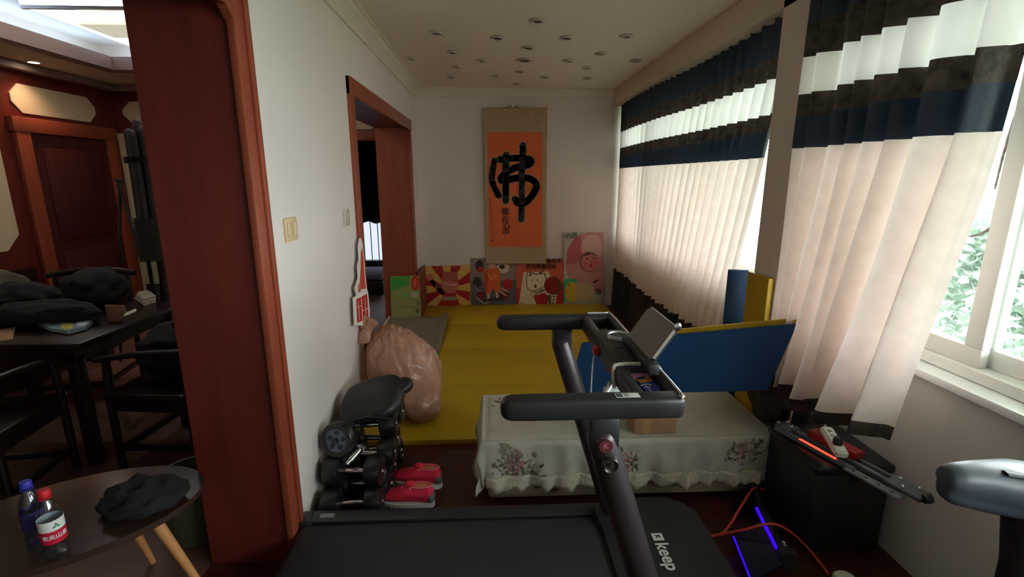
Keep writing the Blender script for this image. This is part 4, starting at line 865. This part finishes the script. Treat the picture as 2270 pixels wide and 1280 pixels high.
tag(tube('orange_cord', oc, .0055, mat('orange_cord', rgb(198, 66, 44), .5), None, 8, smooth_pts=8), 'orange red cord looped over the blue lit bar', 'cord')
wp = thing('white_adapter', 'white round charger on the floor at the cord end', 'charger', at(1872, 1290, 'z', 0))
q = at(1872, 1300, 'z', 0); lathe('body', [(0, .045), (.035, .043), (.044, .034), (.046, .01), (.044, 0), (0, 0)], WHITEP, wp, 24, M=T(*q)); lathe('rim', [(.046, .012), (.049, .012), (.049, .004), (.046, .004)], mat('pale_plug', None), wp, 24, M=T(*q))

# ------------------------------------------------------------------ exercise bike saddle
bs = thing('exercise_bike', 'black exercise bike saddle on its post by the window wall', 'exercise bike', (1.30, .93, 0))
SAD = mat('saddle_vinyl', rgb(72, 80, 90), .36, var=.05, scale=20); SADE = mat('saddle_edge', rgb(24, 25, 28), .45)
n0 = at(2068, 1058, 'y', .97)
SECS = [(0, .0005, .0005, -.02), (.001, .012, .020, -.02), (.008, .026, .036, -.022), (.03, .034, .048, -.026), (.08, .042, .056, -.032), (.15, .058, .062, -.042), (.22, .085, .062, -.054), (.28, .10, .056, -.064), (.31, .085, .044, -.07), (.322, .04, .018, -.074), (.323, .0005, .0005, -.074)]
def sad(u, v, k_=1):
    i = min(int(v*(len(SECS)-1)), len(SECS)-2); t_ = v*(len(SECS)-1)-i; x, hw, hh, zc = [p+(q_-p)*t_ for p, q_ in zip(SECS[i], SECS[i+1])]
    c_, s_ = math.cos(u*2*PI), math.sin(u*2*PI); c_ = math.copysign(abs(c_)**.8, c_)
    up_ = hh*math.copysign(abs(s_)**.7, s_)
    return Vector((n0.x+x, n0.y-.02+hw*c_*(1 if s_ > 0 else .72)*k_, n0.z+.02+zc+up_*k_))
grid('saddle', sad, 32, 32, SAD, bs, closed_u=True)
tube('groove', [sad(.33, v, 1.04) for v in (.45, .55, .65, .75, .85)], .011, SADE, bs, 8, flat_=.4, smooth_pts=3)
blob('saddle_mount', lambda d: Vector((n0.x+.20+.06*d.x, n0.y-.02+.045*d.y, n0.z-.055+.05*d.z)), SADE, bs, sub=3)
px = at(2258, 1250, 'y', .94)
tube('seat_post', [Vector((px.x-.015, .94, n0.z-.03)), px, Vector((px.x+.01, .94, .35))], [.05, .034, .034], PLAST, bs, 16); box('frame', px.x-.25, px.x+.22, .90, .98, .06, .36, PLAST, bs, bevel=.03)
for x in (px.x-.22, px.x+.18): box('foot_bar', x, x+.05, .75, 1.05, 0, .06, PLAST, bs, bevel=.01)

# ------------------------------------------------------------------ living room furniture
ct_ = thing('coffee_table', 'oval black topped coffee table with splayed wooden legs', 'table', (-1.42, 1.58, 0))
ccx, ccy, ra, rb, rot = -1.50, 1.545, .42, .262, R(27)
def ov(a, k=1, z=0): return Vector((ccx+k*(ra*math.cos(a)*math.cos(rot)-rb*math.sin(a)*math.sin(rot)), ccy+k*(ra*math.cos(a)*math.sin(rot)+rb*math.sin(a)*math.cos(rot)), z))
TOPB = mat('table_top_black', rgb(58, 40, 32), .2, var=.1, scale=6, coat=.3)
prism('top', [ov(2*PI*k/64, 1, .43) for k in range(64)], (0, 0, .02), TOPB, ct_)
prism('edge_underside', [ov(2*PI*k/64, .97, .42) for k in range(64)], (0, 0, .011), TOPB, ct_)
for a in (-20, 65, 160, 245):
    p0 = ov(R(a), .62, .42); p1 = ov(R(a), .98, 0); tube('leg', [p0, p1], [.022, .012], OAK, ct_, 12)
def bottle(label, loc, cap, red):
    t = thing('water_bottle', label, 'bottle', loc); x, y, z = loc
    PET = glassy('pet_plastic', (.86, .9, .94, 1), .88) if red else glassy('pet_blue', (.55, .62, .85, 1), .86)
    prof = [(0, .004), (.022, 0), (.030, .006), (.031, .03), (.029, .04), (.031, .05), (.031, .125), (.028, .145), (.016, .18), (.0125, .188), (.0125, .2)]
    lathe('body', prof, PET, t, 24, M=T(*loc)); lathe('cap', [(.0125, .197), (.0155, .197), (.0158, .214), (.014, .218), (0, .218)], cap, t, 24, M=T(*loc)); lathe('neck_ring', [(.0127, .19), (.0165, .19), (.0165, .194), (.0127, .194)], cap, t, 20, M=T(*loc))
    if red:
        l1 = lathe('label_red', [(.0314, .045), (.0318, .045), (.0318, .088), (.0314, .088)], flat(196, 22, 50), t, 32, M=T(*loc)); l2 = lathe('label_white', [(.0314, .088), (.0318, .088), (.0318, .122), (.0314, .122)], flat(226, 228, 222), t, 32, M=T(*loc))
        f = math.degrees(math.atan2(loc[0], -loc[1]))     # turn print towards the room
        text('label_text', '农夫山泉', .017, T(*loc) @ RZ(50) @ T(0, -.0323, .068) @ RX(90), flat(240, 236, 232), l1, wrap=.0323, bold=.0004)
        bm = bmesh.new(); M = T(*loc) @ RZ(62) @ T(0, -.0322, .104) @ RX(90)
        for a in (90, 210, 330):
            bm_prism(bm, [(0, 0, 0), (.006*math.cos(R(a-35)), .006*math.sin(R(a-35)), 0), (.0115*math.cos(R(a)), .0115*math.sin(R(a)), -.0015), (.006*math.cos(R(a+35)), .006*math.sin(R(a+35)), 0)], (0, 0, .0003))
        bmesh.ops.transform(bm, matrix=M, verts=bm.verts); link('label_emblem', bm, flat(30, 120, 84), l2)
    else: lathe('label_blue', [(.0314, .06), (.0318, .06), (.0318, .12), (.0314, .12)], flat(40, 44, 96), t, 32, M=T(*loc))
    return t
q = at(128, 1222, 'z', .45); bottle('clear water bottle with red cap and red label on the coffee table', (q.x, q.y, .45), flat(206, 26, 40), True)
q = at(88, 1200, 'z', .45); bottle('water bottle with blue cap behind the red capped one', (q.x, q.y, .45), flat(48, 52, 170), False)
q = at(322, 1120, 'z', .45)
tag(blob('cloth_cap', lambda d: Vector((q.x, q.y, .452))+Vector(((.135*d.x)*(1+.22*noise.noise(d*2.1)), (.115*d.y)*(1+.2*noise.noise(d*2.7)), max(0, .08*(d.z*.6+.4))*(1+.35*noise.noise(d*3.1)))), BLACKC), 'crumpled black cloth cap lying on the coffee table', 'cap')
tag(lathe('waste_bin', [(0, .01), (.11, .0), (.115, .01), (.135, .30), (.14, .30), (.14, .31), (.13, .31), (.11, .02), (0, .02)], mat('olive_plastic', rgb(70, 74, 52), .5, var=.1), None, 28, M=T(-1.36, 2.02, 0)), 'dark olive waste bin behind the coffee table', 'bin')
# dining table
dt = thing('dining_table', 'dark wooden dining table heaped with bags and papers', 'table', (-2.5, 2.95, 0))
box('top', -3.3, -2.14, 2.5, 3.4, .72, .76, BLACKW, dt, bevel=.008); box('apron', -3.2, -2.24, 2.58, 3.32, .63, .72, BLACKW, dt)
for x in (-3.2, -2.3):
    for y in (2.58, 3.26): box('leg', x, x+.06, y, y+.06, 0, .66, BLACKW, dt, bevel=.006)
def armchair(label, loc, rz):
    t = thing('armchair', label, 'chair', loc, (0, 0, R(rz)), 'dark wooden armchairs at the dining table'); k = dict(local=True)
    box('seat', -.27, .27, -.24, .24, .42, .46, BLACKW, t, .008, **k); box('apron', -.25, .25, -.22, .22, .35, .42, BLACKW, t, **k)
    for x in (-.25, .25):
        tube('leg', [(x, .22, 0), (x, .22, .46), (x, .2, .66)], .02, BLACKW, t, 10, **k); tube('leg', [(x, -.22, 0), (x, -.22, .46), (x*.98, -.26, .86)], .02, BLACKW, t, 10, **k)
        tube('armrest', [(x*.98, -.25, .70), (x*1.06, 0, .69), (x*1.1, .24, .66)], .018, BLACKW, t, 10, smooth_pts=4, **k)
        box('stretcher', x-.012, x+.012, -.2, .2, .12, .15, BLACKW, t, **k)
    tube('top_rail', [(-.30, -.255, .86), (-.12, -.275, .885), (.12, -.275, .885), (.30, -.255, .86)], .023, BLACKW, t, 10, smooth_pts=4, **k)
    box('back_splat', -.09, .09, -.262, -.245, .46, .87, BLACKW, t, .004, **k); box('stretcher', -.24, .24, .20, .23, .1, .13, BLACKW, t, **k); box('stretcher', -.24, .24, -.23, -.2, .16, .19, BLACKW, t, **k)
    return t
armchair('dark wooden armchair nearest the camera, its back to the coffee table', (-2.55, 2.30, 0), 8); armchair('dark wooden armchair on the far left side of the table', (-3.1, 3.66, 0), 190)
armchair('dark wooden armchair at the table end beside the poles', (-1.84, 2.78, 0), 85)
def crumple(name, label, cat, c, s, m, seed=0, sub=4):
    c = Vector(c); return tag(blob(name, lambda d: c+Vector((s[0]*d.x, s[1]*d.y, max(-s[2], s[2]*d.z)))*(1+.0)+Vector((s[0]*d.x, s[1]*d.y, s[2]*max(-.2, d.z)))*(.22*noise.noise(d*2.3+Vector((seed, 0, 0)))), m, sub=sub), label, cat)
crumple('black_bag', 'slumped black bag in the middle of the dining table', 'bag', (-2.62, 2.88, .83), (.30, .13, .07), BLACKC, 1)
crumple('black_jacket', 'black jacket heaped at the table end near the poles', 'jacket', (-2.60, 3.25, .88), (.16, .2, .14), BLACKC, 4)
crumple('black_backpack', 'black backpack hanging on the end armchair', 'backpack', (-1.84, 2.78, .62), (.18, .19, .16), BLACKC, 6)
crumple('black_rucksack', 'dark rucksack at the back of the dining table', 'rucksack', (-3.0, 3.15, .85), (.24, .14, .10), BLACKC, 9)
sk = thing('snack_packet', 'blue and white snack packet with a yellow spot on the table', 'packet', at(145, 716, 'z', .78))
qz = .785
sq = [(82, 716), (112, 697), (160, 706), (205, 711), (190, 724), (150, 734), (112, 728)]
prism('pouch', [at(u, v, 'z', qz) for u, v in sq], (0, 0, -.02), flat(150, 170, 176, .3), sk); art('print', [('poly', [(86, 716), (112, 699), (130, 704), (108, 722)], (196, 208, 210)), ('disc', 148, 722, 14, 9, (206, 190, 90)), ('disc', 142, 718, 5, 4, (226, 222, 150)), ('poly', [(170, 712), (200, 712), (188, 722), (172, 724)], (210, 220, 222)), ('poly', [(112, 710), (135, 706), (132, 714), (116, 719)], (108, 128, 120))], 'z', qz+.0006, .0004, sk)
def sheet(name, label, cat, quad, z, m, th=.006): return tag(prism(name, [at(u, v, 'z', z) for u, v in quad], (0, 0, -th), m), label, cat)
tag(prism('cardboard_flap', [at(u, v, 'y', 2.9) for u, v in ((232, 677), (274, 678), (278, 692), (262, 716), (240, 716))], (0, .008, 0), CARD), 'torn cardboard flap standing on the dining table', 'cardboard')
PAP = mat('paper', rgb(206, 204, 190), .8)
sheet('paper_sheet', 'white folded paper beside the cardboard flap', 'paper', ((266, 699), (302, 684), (302, 690), (270, 703)), .768, PAP); sheet('envelope', 'tan envelope at the left edge of the dining table', 'envelope', ((0, 732), (34, 724), (28, 752), (0, 755)), .767, CARD)
for i in range(4):
    o = sheet('magazine', ['bottom', 'second', 'third', 'top'][i]+' magazine of the pile at the table end', 'magazine', ((298+i*2, 660-i*4), (322+i*2, 655-i*4), (346, 668-i*4), (318, 676-i*4)), .771+i*.0105, [PAP, flat(190, 150, 140), PAP, flat(176, 168, 150)][i], .01); o['group'] = 'magazines at the table end'
tag(box('cardboard_carton', -2.08, -1.78, 3.12, 3.38, 0, .27, mat('tan_carton', rgb(128, 100, 70), .8, var=.1), bevel=.004), 'tan cardboard carton on the floor behind the red jamb', 'box')
# pole bundle
PX = at(306, 330, 'y', 3.62).x
pb_ = thing('pole_bundle', 'tall bundle of dark brown poles standing behind the red jamb', 'poles', (-2.42, 3.62, 0))
PB = mat('dark_brown_tube', rgb(46, 28, 22), .5, var=.2, scale=10)
for k, (dx, dy, h_) in enumerate(((-.045, 0, 1.93), (.0, .03, 2.0), (.045, .0, 1.95), (0, -.035, 1.92))):
    tube('pole', [(PX-.03+dx*1.2, 3.62+dy, 0), (PX+dx, 3.62+dy, h_-.06), (PX+dx, 3.62+dy, h_-.02), (PX+dx, 3.62+dy, h_)], [.03, .03, .026, .012], PB, pb_, 12)
for z in (.95, 1.02, 1.72): lathe('tie_band', [(.085, -.02), (.09, -.02), (.09, .02), (.085, .02)], BLACKC, pb_, 20, M=T(PX, 3.62, z))
lathe('sleeve', [(.086, 1.02), (.094, 1.02), (.094, 1.32), (.086, 1.32)], mat('olive_sleeve', rgb(52, 44, 32), .8), pb_, 20, M=T(PX, 3.62, 0))
for dx in (-.02, .05): box('white_tag', PX-.02+dx, PX+.015+dx, 3.515, 3.519, .86, 1.02, mat('cream_tag', rgb(206, 196, 150), .7), pb_)
ez = thing('tripod', 'thin black tripod standing by the end of the dining table', 'tripod', (-3.0, 4.3, 0)); ap = at(264, 404, 'y', 4.3)
for dx, dy in ((-.22, -.05), (.26, -.12), (.0, .26)): tube('leg', [ap+Vector((0, 0, -.02)), Vector((ap.x+dx, 4.3+dy, 0))], [.014, .010], RUBBER, ez, 8)
lathe('head', [(0, -.06), (.02, -.06), (.024, -.03), (.018, 0), (.03, .01), (.03, .025), (0, .03)], RUBBER, ez, 14, M=T(*ap))
# sofa along the far side wall
so = thing('wooden_sofa', 'dark wooden sofa against the panelled side wall', 'sofa', (-3.85, 3.6, 0))
box('seat', -4.15, -3.5, 2.6, 4.5, .30, .42, BLACKW, so, bevel=.01); box('backrest', -4.18, -4.08, 2.6, 4.5, .42, .82, BLACKW, so, bevel=.01)
for y in (2.6, 4.44): box('armrest', -4.12, -3.5, y, y+.06, .42, .62, BLACKW, so, bevel=.01)
for x in (-4.12, -3.58):
    for y in (2.64, 4.38): box('leg', x, x+.07, y, y+.07, 0, .3, BLACKW, so)
crumple('sofa_cushion', 'grey green cushion on the dark wooden sofa', 'cushion', (-3.93, 3.95, .68), (.10, .28, .2), mat('sage_cloth', rgb(86, 82, 66), .9, var=.1), 3)
